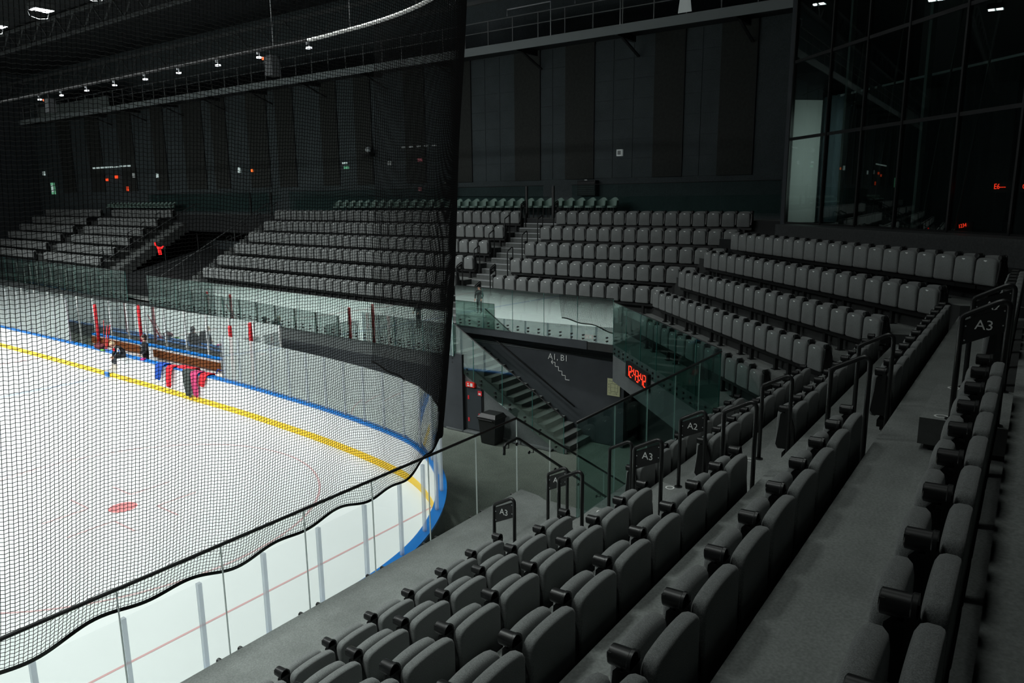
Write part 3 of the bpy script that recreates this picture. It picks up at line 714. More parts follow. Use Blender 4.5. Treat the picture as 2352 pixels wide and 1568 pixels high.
# near left block (they face +Y, the rink): local x to the right when facing... keep x along +X
for n in range(1, 7):
    k = 0
    while True:
        cx = -1.57-.215-.5*k
        if cx < -8: break
        if seen((cx, YN(n), FN(n)+.82), 140):
            seat((cx, YN(n), FN(n)), 0, 'charcoal tip-up seat, %s from the aisle in the %s row of near left block' % (ORD[k], ROWW[n]), 'seats of the near left block', k % 2 == 0, end=(k == 0)); NSEAT += 1
        k += 1
ENDX = {2:4.0, 3:4.45, 4:4.95, 5:5.75, 6:6.1}
for n in range(2, 7):
    k = 0
    while .29+.5*k < ENDX[n]:
        cx = .29+.5*k
        if seen((cx, YN(n), FN(n)+.82), 140):
            seat((cx, YN(n), FN(n)), 0, 'charcoal tip-up seat, %s from the aisle in the %s row of near right block' % (ORD[k], ROWW[n]), 'seats of the near right block', k % 2 == 0, end=(.29+.5*(k+1) >= ENDX[n])); NSEAT += 1
        k += 1
# corner stand: fronts face -NRM
CROW = [(12.95,-5.41,.5,13),(13.80,-5.91,1.888,17),(14.62,-6.253,2.05,18),(15.44,-6.528,2.199,19),(16.07,-7.009,1.845,20)]
rzd = math.atan2(-NRM.x, NRM.y) if False else math.atan2((-NRM).y, (-NRM).x)-PI/2
for i, (nt, s0, s1, cnt) in enumerate(CROW):
    for k in range(cnt):
        s = s0+(s1-s0)*k/(cnt-1); p = dg(nt+.214, s, ZD[i])
        seat(p, rzd, 'grey tip-up seat, %s from the near end in the %s row of corner stand' % (ORD[k], ROWW[i+1]), 'seats of the corner stand', k % 3 != 1, end=(k == 0)); NSEAT += 1
# side stand
SROW = [(11.33,-6.5),(12.13,-7.14),(13.08,-7.7),(13.92,-8.15),(14.85,-8.5),(15.85,-8.43)]   # x of the tag face at y=-1.1, last y
rzs = PI/2 - SIDE_A
SEATS_STUFF = []
zones = []
for i, (xt, yl) in enumerate(SROW):
    cnt = int(round((-1.35+.0-yl)/.5))+1
    for k in range(cnt):
        zones.append(('south', i, k, xt+.214, -1.45-.5*k, cnt))
    for k in range(32 if i<5 else 33):
        zones.append(('middle', i, k, xt+.214, .75+.5*k, 32))
    for k in range(17): zones.append(('north', i, k, xt+.214, 28.15+.5*k, 17))
    for k in range(20): zones.append(('far', i, k, xt+.214, 38.4+.5*k, 20))
zones.sort(key=lambda q: (sd(q[3],q[4],ZS[q[1]])-CAMP).length)
for z_ in zones:
    nm, i, k, x_, y_, cnt = z_
    p = sd(x_, y_, ZS[i])
    if not seen(p+Vector((0,0,.6)), 20): continue
    if NSEAT < 300:
        lab = 'grey seat, %s from the aisle in the %s row of side stand %s' % (ORD[k], ROWW[i+1], {'south':'right of stairs','middle':'left of stairs','north':'beyond ramp','far':'far left'}[nm])
        seat(p, rzs, lab, 'seats of the side stand', k % 3 != 1, end=(k == 0)); NSEAT += 1
    else: SEATS_STUFF.append(p)
b = MB()
def lite(b, p):
    for (o, mi) in ((ME['backrest'],0),(ME['cushion'],0),(ME['armrest'],1),(ME['beam'],1),(ME['tag'],2),(ME['leg'],1)):
        b.cur = mi; R = Matrix.Translation(p) @ Matrix.Rotation(rzs,4,'Z')
        b.add([R @ v.co for v in o.vertices], [tuple(f.vertices) for f in o.polygons])
for p in SEATS_STUFF: lite(b, p)
o = b.build('distant_seats', [M['fabric'],M['plastic'],M['tag']]); o['kind'] = 'stuff'; tag(o, 'distant rows of grey tip-up seats in the side stand behind the netting', 'seats')

# ---------------------------------------------------------------- aisle hoops with row signs
def hoop(loc, rz, w, h0, h1, sign, label, group=None, sz=1.0):
    # local y = forward (down the stand); posts at y=w (front, lower) and y=0
    t = thing('aisle_rail', label, 'handrail', loc, rz, group)
    r = .045
    pts = [(0,w,0),(0,w,h0-r)]
    for k in range(1,5): a = k/5*PI/2; pts.append((0,w-r*(1-math.cos(a)),h0-r+r*math.sin(a)+.0))
    pts.append((0,w-r-.01,h0+.012))
    pts.append((0,r+.03,h1-.012))
    for k in range(0,5): a = k/5*PI/2; pts.append((0,r*(1-math.sin(a)),h1-r+r*math.cos(a)))
    pts += [(0,0,h1-r-.01),(0,0,0)]
    b = MB(); b.tube(pts, .021, 10); me = b.mesh('tube_frame', M['steel'], True); link('tube_frame', me, t)
    for y_ in (0,w):
        b = MB(); b.disc((0,y_,0),(0,0,1),.045,.008,12); b.build('base_flange', M['steel'], t)
    if sign is not None:
        b = MB(); a0, a1 = h0-.22, h1-.2; pl_ = .19
        b.ext([(-.006,w-.012,a0+.17),(-.006,.012,a1+.17),(-.006,.012,a1-.02),(-.006,w-.012,a0-.02)], (.012,0,0)); sp = b.build('sign_plate', M['plastic'], t)
        for y_, z_ in ((w-.03,a0+.13),(w-.03,a0+.02),(.03,a1+.13),(.03,a1+.02)):
            b = MB(); b.disc((-.006,y_,z_),(-1,0,0),.006,.004,6); b.build('screw', M['alu'], sp)
        sl = (h1-h0)/w
        m4 = basis((-.007,w/2,(a0+a1)/2+.045),(0,-1,0),(0,0,1),(-1,0,0))
        text_mesh(sign, .105, M['white'], 'lettering', sp, m4, .0015)
    return t
for n in range(1,7):
    z = FN(n)+.265; h0 = 1.10-.265; h1 = 1.215-.265
    s = 'A3' if n in (1,3,6) else None
    lab = 'black tube aisle rail with A3 sign at the end of %s near left row' % ROWW[n] if s else 'black tube aisle rail without sign at the end of %s near left row' % ROWW[n]
    hoop((-1.35,YN(n)+.015,z), 0, .295, h0, h1, s, lab, 'aisle rails of the near stand')
    s = 'A2' if n in (1,3,6) else None
    lab = 'black tube aisle rail with A2 sign at the start of %s near right row' % ROWW[n] if s else 'black tube aisle rail without sign at the start of %s near right row' % ROWW[n]
    hoop((-.17,YN(n)+.015,z), 0, .295, h0, h1, s, lab, 'aisle rails of the near stand')
# side stand hoops beside the stairs (face the rink = -x): positions fitted per row
for i in range(0,6):
    xs = SROW[i][0]+.2
    for y_, sgnr, side in ((-1.2,'A2','right'),(.35,'A1','left')):
        s = sgnr if i in (1,5,0) else None
        p = sd(xs, y_, ZS[i]+.2)
        hoop(p, rzs, .3, .88, .99, s, 'slim black aisle rail%s by %s row %s of the side stand stairs' % (' with sign' if s else '', ROWW[i+1], side), 'aisle rails of the side stand')
    p = sd(xs, 16.95, ZS[i]+.2); hoop(p, rzs, .3, .88, .99, None, 'thin black aisle rail by %s row at left end of the middle block' % ROWW[i+1], 'aisle rails of the side stand')
    p = sd(xs, 27.8, ZS[i]+.2); hoop(p, rzs, .3, .88, .99, None, 'thin black aisle rail by %s row beyond the dark ramp' % ROWW[i+1], 'aisle rails of the side stand')
# stairs at the ramp sides, ramp
rs = thing('ramp_stair','narrow grey steps beside the dark entrance ramp of the side stand','stairs',(0,0,0))
for k in range(19):
    z1 = 2.45+.186*k; x0 = 10.3+.31*k
    for ya, yb in ((17.4,18.5),(26.7,27.9)):
        b = MB(); b.prism([tuple(sd(q,w,0)[:2]) for q,w in ((x0,ya),(x0+.33,ya),(x0+.33,yb),(x0,yb))], z1-.6, z1); two_tone(b.build('step', M['concrete'], rs))
b = MB(); A_ = [sd(10,18.5,2.43),sd(10,26.7,2.43),sd(17,26.7,4.2),sd(17,18.5,4.2)]; b.ext(A_, (0,0,-.2)); struct('floor_ramp', b, M['black'])
rr = thing('ramp_handrail','long thin handrails sloping along the dark entrance ramp','handrail',(0,0,0))
for ya in (18.7,20.5,26.5):
    b = MB(); b.tube([sd(10.4,ya,3.2),sd(10.4,ya,3.5),sd(16.6,ya,6.9 if ya != 20.5 else 5.4),sd(16.9,ya,6.9 if ya != 20.5 else 5.4)], .028, 6); 
    for q in (.0,.33,.66,1): p = sd(10.4+6.2*q, ya, 0); zt = 3.5+((6.9 if ya != 20.5 else 5.4)-3.5)*q; b.bar((p.x,p.y,2.43+1.6*q),(p.x,p.y,zt),.03)
    b.build('rail', M['darkpipe'], rr)
bull = thing('red_neon_bull','small red glowing horned bull-head sign at the back of the dark ramp','sign',(14.0,22.56,4.5))
b = MB(); b.bar((0,.42,.22),(0,.2,.08),.05); b.bar((0,.2,.08),(0,-.2,.08),.09); b.bar((0,-.2,.08),(0,-.42,.2),.05); b.bar((0,.08,.05),(0,.0,-.3),.12); b.bar((0,.42,.2),(0,.46,.36),.05); b.build('neon_shape', mat('neon_red',(.5,0,0),.4,emit=((1,.02,.02),1.6)), bull)

# ---------------------------------------------------------------- tub chairs and parapet on the concourse
def tub_meshes():
    b = MB(); n = 14; vs_ = []; fs = []
    # curved shell: half circle open to the front (+y)
    for j, (z, r, o) in enumerate(((.40,.17,0),(.50,.21,.0),(.66,.235,.0),(.78,.24,.0))):
        for k in range(n+1):
            a = PI*.92+(1.16*PI)*k/n if False else (PI*.95 + 1.1*PI*k/n)
            h = z if j < 3 else z-.16*abs(math.cos(a))**2
            vs_.append((r*math.cos(a), r*.9*math.sin(a), h))
    for j, (z, r) in enumerate(((.78,.21),(.66,.20),(.50,.18),(.42,.15))):
        for k in range(n+1):
            a = PI*.95 + 1.1*PI*k/n
            h = z-.16*abs(math.cos(a))**2 if j == 0 else z
            vs_.append((r*math.cos(a), r*.9*math.sin(a), h))
    for j in range(7):
        for k in range(n): fs.append((j*(n+1)+k,j*(n+1)+k+1,(j+1)*(n+1)+k+1,(j+1)*(n+1)+k))
    b.add(vs_, fs); sh = auto_smooth(b.mesh('shell', M['tub']),50)
    b = MB(); b.prism([(.19*math.cos(2*PI*k/16),.19*math.sin(2*PI*k/16)+.03) for k in range(16)], .40, .47); st_ = b.mesh('seat_pad', M['tub'])
    b = MB(); 
    lg = MB(); lg.bar((0,0,0),(0,0,.4),.02); return sh, st_, lg.mesh('leg', M['steel'])
TSH, TPAD, TLEG = tub_meshes()
def tubchair(p, lab):
    t = thing('tub_chair', lab, 'chair', p, rzs, 'tub chairs on the concourse')
    link('shell', TSH, t); link('seat_pad', TPAD, t)
    for x_, y_ in ((-.13,-.12),(.13,-.12),(-.13,.15),(.13,.15)): l = link('leg', TLEG, t); l.location = (x_,y_,0)
for k in range(18): tubchair(sd(17.0,-3.0+.49*k,6.29), 'green-grey tub chair, %s from the right on the concourse above the stairs' % ORD[k])
for k in range(14): tubchair(sd(17.0,6.0+.55*k,6.29), 'green-grey tub chair, %s from the right among those behind the netting' % ORD[k])
for k in range(18): tubchair(sd(17.0,30.0+.55*k,6.29), 'green-grey tub chair, %s from the right among those beyond the ramp' % ORD[k])
par = thing('concourse_parapet','faint glass parapet with dark posts behind the tub chairs','glass balustrade',(0,0,0))
for ya, yb in ((-9.0,-.8),(.6,18),(20,48)):
    y = ya
    while y < yb-.1:
        y2 = min(y+2.05, yb); b = MB(); b.prism([tuple(sd(q,w,0)[:2]) for q,w in ((17.55,y+.01),(17.57,y+.01),(17.57,y2-.01),(17.55,y2-.01))], 6.5, 7.55); b.build('glass_pane', M['glass_back'], par); y = y2
    b = MB(); b.tube([sd(17.56,ya,7.56),sd(17.56,yb,7.56)], .015, 6); b.build('handrail', M['steel'], par)
for y_ in (-.72,.56,18,20):
    b = MB(); p = sd(16.4,y_,0); b.box(p.x-.04,p.x+.04,p.y-.04,p.y+.04,6.29,7.52); b.build('post', M['steel'], par)
b = MB(); b.prism([tuple(sd(q,w,0)[:2]) for q,w in ((17.9,-9.2),(18.1,-9.2),(18.1,49),(17.9,49))], 6.29, 7.1); struct('trim_2', b, M['darkwall'])

# black ventilation / speaker cabinets on the far wall
for y_, z_, w, h, lab in ((-1.5,7.45,.85,.62,'black louvred cabinet on the far wall above the right tub chairs'),(6.1,7.5,.8,.6,'black louvred cabinet on the far wall left of the stairs')):
    t = thing('wall_cabinet', lab, 'cabinet', (XW-.35,y_,z_))
    b = MB(); b.box(0,.3,-w/2,w/2,-h/2,h/2); b.build('case', M['black'], t)
    for k in range(7): b = MB(); b.box(-.02,0,-w/2+.03,w/2-.03,-h/2+.05+k*.075,-h/2+.085+k*.075); b.build('louvre', M['steel'], t)
    b = MB(); b.box(-.03,.02,-.06,.06,h/2,h/2+.035); b.build('label_plate', M['white'], t)

# ---------------------------------------------------------------- small items on the far wall
def wallbox(name, lab, cat, y, z, w, h, m, d=.1, inner=None, grp=None):
    t = thing(name, lab, cat, (XW-.02,y,z), 0, grp); b = MB(); b.box(-d,0,-w/2,w/2,-h/2,h/2); b.build('case', m, t)
    if inner: b = MB(); b.box(-d-.01,-d,-w/2*.6,w/2*.6,-h/2*.6,h/2*.6); b.build('face', inner, t)
pale = mat('pale_glow_box',(.6,.63,.62),.5,emit=((.6,.7,.68),.12))  # faint glow painted in, on speakers and cloth as well as lamp boxes
pinkpale = mat('pink_box',(.6,.2,.22),.5,emit=((.8,.2,.25),.12))
gface = mat('grey_face',(.25,.27,.27),.5)
wallbox('wall_speaker','small white square speaker on the far wall above the right seats','speaker',-2.89,8.82,.24,.26,pale,.12,gface)
wallbox('wall_speaker','pale small box on the far wall seen through dense netting','speaker',10.01,8.86,.16,.2,pale,.1,gface)
wallbox('fire_call_point','dim red box on the far wall near the net edge','alarm',7.94,8.95,.28,.16,pinkpale)
wallbox('exit_sign','tiny green and white exit sign on the far wall behind the net','sign',13.19,8.75,.3,.12,M['exitgreen'])
wallbox('emergency_lamp','tiny white twin lamp above the green exit sign','lamp',13.3,8.98,.3,.09,M['exitwhite'])
wallbox('exit_sign','pale green exit panel at the far left of the far wall','sign',47.32,8.2,.5,.9,M['exitgreen'],.1,M['exitwhite'])
wallbox('wall_lamp','small white lamp box on the far wall left of centre','lamp',22.58,8.9,.2,.3,M['exitwhite'])
wallbox('wall_lamp','small white lamp box at upper left of the seat blocks','lamp',31.76,8.8,.26,.3,M['exitwhite'])
wallbox('wall_lamp','faint white lamp box beside the red points','lamp',34.78,8.9,.24,.3,pale)
wallbox('wall_lamp','single pale box near the dark left corner','lamp',48.6,9.4,.25,.3,M['exitwhite'])
wallbox('alarm_light','tiny red light under the row of white lamps','alarm',37.2,8.85,.3,.2,M['redglow'])
wallbox('alarm_light','tiny red light left of the other red point','alarm',38.6,8.7,.2,.2,M['redglow'])
wallbox('alarm_light','tiny orange light on the far wall right of the lamp box','alarm',21.3,8.83,.16,.16,M['orangeglow'])
wallbox('alarm_light','tiny red light low on the far wall above far seats','alarm',35.8,8.0,.2,.3,M['redglow'])
wallbox('alarm_light','faint red point near the net edge above the seats','alarm',8.0,7.55,.14,.16,pinkpale)
lb_ = thing('lamp_bar','row of tiny white lamps on a bar high on the far wall','lamp',(XW-.15,37.5,9.55))
for k in range(10): b = MB(); b.box(-.08,0,-2.6+k*.55,-2.6+k*.55+.34,-.05,.05); b.build('lamp', M['exitwhite'], lb_)
lb2 = thing('lamp_bar','short row of tiny white lamps near the net edge','lamp',(XW-.15,7.9,9.58))
for k in range(5): b = MB(); b.box(-.08,0,-1.1+k*.5,-1.1+k*.5+.2,-.03,.03); b.build('lamp', pale, lb2)
cm = thing('projector','dark projector with a white lens housing hung on the far wall','projector',(XW-.42,11.15,9.4))
b = MB(); b.box(-.2,.2,-.3,.3,-.16,.0); b.build('body', M['plastic'], cm); b = MB(); b.ball((-.1,-.12,.14),.15,12,8); b.build('lens_housing', mat('grey_white',(.5,.55,.56),.4), cm, True); b = MB(); b.bar((.2,0,.0),(.3,0,.3),.05); b.build('bracket', M['steel'], cm)

# ---------------------------------------------------------------- catwalk along the far wall
cw = thing('catwalk','dark steel catwalk with thin railings along the far wall under the roof','catwalk',(17.5,0,12.9))
b = MB(); b.box(0,1.7,-10.2,47,.22,.3); b.build('deck', M['black'], cw)
b = MB(); b.box(-.02,.04,-10.2,47,.0,.32); b.build('edge_beam', mat('grey_steel_beam',(.26,.29,.29),.6), cw)
b = MB(); b.bar((0,-10.2,.85),(0,47,.85),.03); b.build('mid_rail', M['greyrail'], cw)
b = MB(); b.bar((0,-10.2,1.25),(0,47,1.25),.035); b.build('top_rail', M['greyrail'], cw)
y = -10.0
while y < 46.5:
    b = MB(); b.box(-.018,.018,y-.02,y+.02,.3,1.25); b.build('post', M['greyrail'], cw); y += 1.22
for y in (-8,-3.6,.9,5.5,10,14.5,19,23.5,28,32.5,37):
    b = MB(); b.bar((.1,y,.15),(1.9,y-.05,-.5),.1,.06); b.build('bracket', M['steel'], cw)
    b = MB(); b.box(.1,1.6,y-.06,y+.06,-.02,.2); b.build('joist', M['black'], cw)
b = MB(); b.box(-.03,.03,33.3,43.4,.3,1.0); b.build('mesh_panel', mat('grey_mesh_panel',(.13,.15,.145),.6), cw)
for y0,y1 in ((-.82,1.24),(-3.8,-1.9)):
    b = MB(); b.tube([(0,y0,.3),(0,y0,1.55),(0,y1,1.55),(0,y1,1.3)], .025, 6); b.build('raised_frame', M['alu'], cw)
wh = tag(MB().build('work_cloth', M['white']) if False else (lambda b: (b.add([(0,-.25,0),(0,.25,0),(.05,.2,.55),(.05,-.15,.6)],[(0,1,2,3),(3,2,1,0)]), b.build('hanging_cloth', pale))[1])(MB()), 'small pale cloth hung on the catwalk railing', 'cloth'); wh.location = (17.42,-6.3,13.25)
# upper wall features and roof
for k, (x0, z0) in enumerate(((17.4,14.9),(12,15.8),(6.5,15.8),(0,15.8),(-7,15.8))):
    t = tag(thing('roof_truss','dark steel roof truss, %s from the far wall, running along the hall' % ORD[k],'truss',(x0,0,z0)), 'dark steel roof truss, %s from the far wall, running along the hall' % ORD[k], 'truss')
    b = MB(); b.bar((0,-12,0),(0,49,0),.14); b.build('bottom_chord', M['darkpipe'], t)
    b = MB(); b.bar((0,-12,1.0),(0,49,1.0),.14); b.build('top_chord', M['darkpipe'], t)
    b = MB(); y = -12
    while y < 48: b.bar((0,y,0),(0,y+1,1.0),.06); b.bar((0,y+1,1.0),(0,y+2,0),.06); y += 2
    b.build('web', M['darkpipe'], t)
# floodlights high over the side stand (mirrored in the glass front)
for k, (x, y, z) in enumerate(((10.9,9.3,15.6),(10.6,3.6,14.4),(12.6,3.9,15.2),(12.25,-1,14.1),(17.4,3.6,15.6))):
    t = thing('stand_lamp','small bright floodlight %s high above the side stand, mirrored in the glass front' % ORD[k],'lamp',(x,y,z))
    b = MB(); b.box(-.3,.3,-.25,.25,-.08,.08); b.build('housing', M['darkpipe'], t)
    for dx in (-.14,.14):
        for dy in (-.11,.11): b = MB(); b.box(dx-.11,dx+.11,dy-.09,dy+.09,-.09,-.08); b.build('lens', M['lampface'], t)
    b = MB(); b.bar((0,0,.08),(0,0,1.7),.04); b.build('hanger', M['darkpipe'], t)
# rink lamp fixtures
for i, L in enumerate(LAMPS):
    t = thing('rink_lamp','square white floodlight %s from the near end in the %s row over the ice' % (ORD[i % 11], 'right' if i < 11 else 'left'),'lamp',L,0,'rink floodlights'); t.rotation_euler = (0, -math.radians(25) if L[0] < 0 else 0, 0)
    b = MB(); b.box(-.36,.36,-.3,.3,-.1,.1); b.build('housing', M['darkpipe'], t)
    b = MB(); b.box(-.31,.31,-.25,.25,-.112,-.1); b.build('lens', M['lampface'], t)
    b = MB(); b.bar((0,0,.1),(0,0,1.8),.04) if L[0] > 0 else b.bar((0,0,.1),(-.75,0,1.7),.04); b.tube([(-.36,.3,-.1),(-.3,.3,-.3),(.0,.3,-.36),(.3,.3,-.3),(.36,.3,-.1)], .012, 5); b.build('hanger', M['darkpipe'], t)

for i, L in enumerate(FILL_LAMPS):  # housings for the added fill lamps, all out of view
    t = thing('fill_lamp','unseen added fill floodlight %s' % ('right above the near end of the ice','left above the near end of the ice','overhead above the near left seat block','overhead above the near right seat block')[i],'lamp',L,0)
    b = MB(); b.box(-1.45,1.45,-1.05,1.05,-.12,.12); b.build('housing', M['darkpipe'], t)
    b = MB(); b.box(-1.4,1.4,-1.0,1.0,-.135,-.12); b.build('lens', M['softface'], t)
    b = MB(); b.bar((0,0,.1),(0,0,3),.05); b.build('hanger', M['darkpipe'], t)

# ---------------------------------------------------------------- net track and safety net
TP = arc([(6.5,47),(6.5,20),(6.5,4),(6.5,.17),(6.36,-1.29),(6.2,-2.57),(5.9,-3.95),(5.4,-5.35),(4.6,-6.75),(3.5,-7.95),(2.1,-8.85),(.5,-9.3),(-2,-9.45),(-6,-9.45),(-18,-9.45)])
trk = thing('net_track','curved pipe track that carries the safety net, pale along the bend','pipe',(0,0,11.44))
b = MB(); b.tube([(p.x,p.y,0) for p in TP if p.y > .1], .045, 8); b.build('dark_pipe', M['trackpipe'], trk, True)
b = MB(); b.tube([(p.x,p.y,0) for p in TP if p.y <= .2], .05, 8); b.build('pale_pipe', M['pipe'], trk, True)
for k in range(0,60,8):
    p = TP[min(k*len(TP)//60,len(TP)-1)]; b = MB(); b.bar((p.x,p.y,0),(p.x,p.y,5),.015); b.build('hanger', M['darkpipe'], trk)
for k, y in enumerate((17.0,15.08,13,10.9,8.8,6.7,4.5,2.4,.17)):
    t = thing('track_lamp','tiny white lamp hung under the net track, %s from the left' % ORD[k],'lamp',(6.5,y,11.35),0,'lamps under the net track')
    b = MB(); b.box(-.05,.05,-.08,.08,-.14,-.09); b.build('lamp_head', M['smalllamp'], t); b = MB(); b.bar((0,0,-.1),(0,0,.05),.02); b.bar((0,.08,-.02),(0,.08,.06),.04); b.build('stem', M['alu'], t)
for y, lab in ((1.9,'larger red-eyed dark spotlight right of the small track lamps'),(16.2,'red-eyed dark spotlight at the left end of the track lamps')):
    t = thing('spotlight',lab,'lamp',(6.5,y+.1,11.1)); b = MB(); b.box(-.15,.15,-.35,.0,-.45,.1); b.build('body', M['black'], t); b = MB(); b.ball((-.1,.1,.05),.05,8,6); b.build('red_light', M['orangeglow'], t); b=MB(); b.bar((0,-.1,.1),(0,-.1,.35),.03); b.build('hanger', M['steel'], t)

NB = arc([(5.42,-2.9),(5.1,-4.45),(4.62,-5.55),(3.92,-6.55),(3.15,-7.3),(2.25,-7.95),(1.22,-8.45),(.2,-8.72),(-1,-8.83),(-4,-8.85),(-18,-8.85)])
NTp = [p for p in TP if p.y < -2.7]
def lens(path):
    L = [0]
    for i in range(1,len(path)): L.append(L[-1]+(path[i]-path[i-1]).length)
    return L
def at(path, L, f):
    d = f*L[-1]
    for i in range(1,len(L)):
        if L[i] >= d: 
            t = (d-L[i-1])/max(1e-9,(L[i]-L[i-1])); return path[i-1].lerp(path[i],t)
    return path[-1]
LT, LB = lens(NTp), lens(NB)
ZT = 11.4
def zbot(f):
    d = f*LB[-1]
    return 2.46 + .05*math.sin(d*2.1)+.04*math.sin(d*5.3+1) + (.35 if d < 2.2 else 0)*(1-d/2.2)
def netp(f, g):     # f along, g 0 bottom .. 1 top
    a = at(NB,LB,f); c = at(NTp,LT,f); p = a.lerp(c, g**.8)
    z0 = zbot(f); z = z0+(ZT-z0)*g
    w = .03*math.sin(9*g+f*40)*math.sin(g*PI)
    return Vector((p.x, p.y, z))+Vector((0,w,0))
STEP = .042
NV = int(LB[-1]*.62/STEP)     # only the stretch in view
b = MB()
NRWS = 30
NH = int((ZT-2.46)/.042)
# precompute a grid
fs_ = [ (k*STEP)/LB[-1] for k in range(NV+1)]
grid = []
for k in range(0,NV+1): 
    col = [netp(fs_[k], (j/NRWS)) for j in range(NRWS+1)]; grid.append(col)
def inview(p): return seen(p, 120)
def wire(pts, r):
    n = 3; vs_ = []; fq = []
    for i, p in enumerate(pts):
        t = (pts[min(i+1,len(pts)-1)]-pts[max(i-1,0)]); t.normalize()
        u = t.cross(Vector((.3,.5,.8))); u.normalize(); w = t.cross(u)
        for k in range(n): vs_.append(p+(u*math.cos(2*PI*k/n)+w*math.sin(2*PI*k/n))*r)
    for i in range(len(pts)-1):
        for k in range(n): fq.append((i*n+k,i*n+(k+1)%n,(i+1)*n+(k+1)%n,(i+1)*n+k))
    b.add(vs_, fq)
WR = .0037
for col in grid:
    c = [p for p in col if seen(p, 700)]
    if len(c) > 1: wire(c, WR)
for j in range(NH+1):
    g = j/NH; gi = g*NRWS; i0 = min(int(gi), NRWS-1); fr = gi-i0
    row = []
    for k in range(0, NV+1):
        p = grid[k][i0].lerp(grid[k][i0+1], fr)
        p = p + Vector((0,0,.005 if k % 2 else -.004))
        row.append(p)
    run = []
    for p in row:
        if seen(p, 400): run.append(p)
        elif len(run) > 1: wire(run, WR); run = []
        else: run = []
    if len(run) > 1: wire(run, WR)
net = thing('safety_net','black mesh safety net hanging behind the goal and around the rink corner','net',(0,0,0))
o = b.build('mesh', M['net'], net); o['kind'] = 'stuff'
b = MB(); b.tube([netp(f, 0) for f in [k/260*.62 for k in range(261)]], .021, 6); b.build('bottom_rope', M['net'], net)
b = MB(); b.tube([netp(0, j/40) for j in range(41)], .006, 5); b.build('side_rope', M['net'], net)

# ---------------------------------------------------------------- glazed box with curtains above the corner stand
fac = thing('glazed_box_front','tall dark glass front with slim steel mullions above the corner stand','glazed wall',tuple(dg(18,0,0)), math.atan2(DIR.y,DIR.x))
# local x along DIR (s), local y along -NRM (towards rink is -? ) : NRM is the -y axis
SE = 2.55
sl = [SE]; s_list = [2.5,.73,-.75,-2.18,-3.85,-5.42,-7.2,-9.0,-11]
zrows = [6.27, 8.65, 10.75, 13.0, 16.5]
for i in range(len(s_list)-1):
    for j in range(len(zrows)-1):
        b = MB(); b.box(s_list[i+1]+.03,s_list[i]-.03,-.01,.01,zrows[j]+.04,zrows[j+1]-.04); b.build('glass_pane', M['glass_facade'], fac)
for i, s in enumerate(s_list):
    tilt = .18*(i % 3 - 1)*.6
    b = MB(); b.bar((s,0,6.27),(s,0,16.5),.05,.1,(0,1,0)); b.build('mullion', M['steel'], fac)
    if i in (1,3,5):
        b = MB(); b.bar((s-.03,-.5,6.27),(s-.03,-.5,16.5),.09,.12,(0,1,0)); b.build('steel_fin', mat('brushed_steel',(.33,.36,.35),.35,metal=.5), fac)
for z in zrows:
    b = MB(); b.bar((s_list[-1],0,z),(s_list[0],0,z),.06,.08); b.build('transom', M['steel'], fac)
for k in range(6):   # slanting bracing rods
    s0 = (.4,-1.0,-2.75,-3.75,-6.2,-7.9)[k]; b = MB(); b.bar((s0,-.25,6.3),(s0-1.35,-.25,16.4),.03); b.build('brace_rod', M['darkpipe'], fac)
cu = thing('lounge_curtains','black pleated curtains drawn behind the glass front','curtains',tuple(dg(18.9,0,0)), math.atan2(DIR.y,DIR.x))
def curtain(s0, s1, y, z0, z1, m, name, amp=.07, pl=.28):
    n = int(abs(s1-s0)/.05)+1; b = MB(); vs_ = []
    for k in range(n+1):
        s = s0+(s1-s0)*k/n; yy = y+amp*math.sin(2*PI*(s-s0)/pl)
        vs_ += [(s,yy,z0),(s,yy,z1)]
    b.add(vs_, [(2*k,2*k+2,2*k+3,2*k+1) for k in range(n)]); o = b.build(name, m, cu, True); return o
curtain(2.5,1.0,-.05,6.3,9.8,M['bluecurtain'],'curtain_panel'); curtain(1.0,-.2,.03,6.3,9.8,M['curtain'],'curtain_panel')
for a, c in ((-.2,-2.2),(-2.25,-4.4),(-4.5,-6.5),(-6.5,-11)): curtain(a,c,.05,6.3,9.7,M['curtain'],'curtain_panel')
b = MB(); b.bar((-11,0,9.75),(1.6,0,9.75),.05); b.build('curtain_rail', M['alu'], cu)
P = [dg(23.5,-12,0), dg(23.5,3,0), dg(23.8,3,0), dg(23.8,-12,0)]
b = MB(); b.prism([(p.x,p.y) for p in P], 6.27, 16.5); struct('wall_lounge', b, M['black'])
b = MB(); P = [dg(18.05,2.6,0), dg(22,2.6,0), dg(22,2.9,0), dg(18.05,2.9,0)]; b.prism([(p.x,p.y) for p in P], 5, 16.5); struct('wall_lounge_end', b, M['blackwall'])
b = MB(); P = [dg(18.03,2.58,0), dg(19.2,2.58,0), dg(19.2,2.6,0), dg(18.03,2.6,0)]; b.prism([(p.x,p.y) for p in P], 6.28, 9.75); struct('trim_lounge', b, mat('pale_plaster2',(.72,.76,.74),.6))
led = thing('scoreboard_reflection','red glowing digits standing in for a scoreboard mirrored in the glass front','display',tuple(dg(18.55,-4.95,7.2)), math.atan2(DIR.y,DIR.x))  # scoreboard reflection built as glowing digits behind the glass
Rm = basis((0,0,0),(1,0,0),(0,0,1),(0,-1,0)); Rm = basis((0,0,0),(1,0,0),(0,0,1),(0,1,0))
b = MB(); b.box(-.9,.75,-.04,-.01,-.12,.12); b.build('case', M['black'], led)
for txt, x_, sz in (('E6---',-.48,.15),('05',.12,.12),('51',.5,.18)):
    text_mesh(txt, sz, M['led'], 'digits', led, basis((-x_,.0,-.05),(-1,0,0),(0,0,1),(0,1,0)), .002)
led2 = thing('led_readout','small slanted red LED digits glowing low on the plinth edge','display',tuple(dg(18.3,-3.9,6.4)), math.atan2(DIR.y,DIR.x))
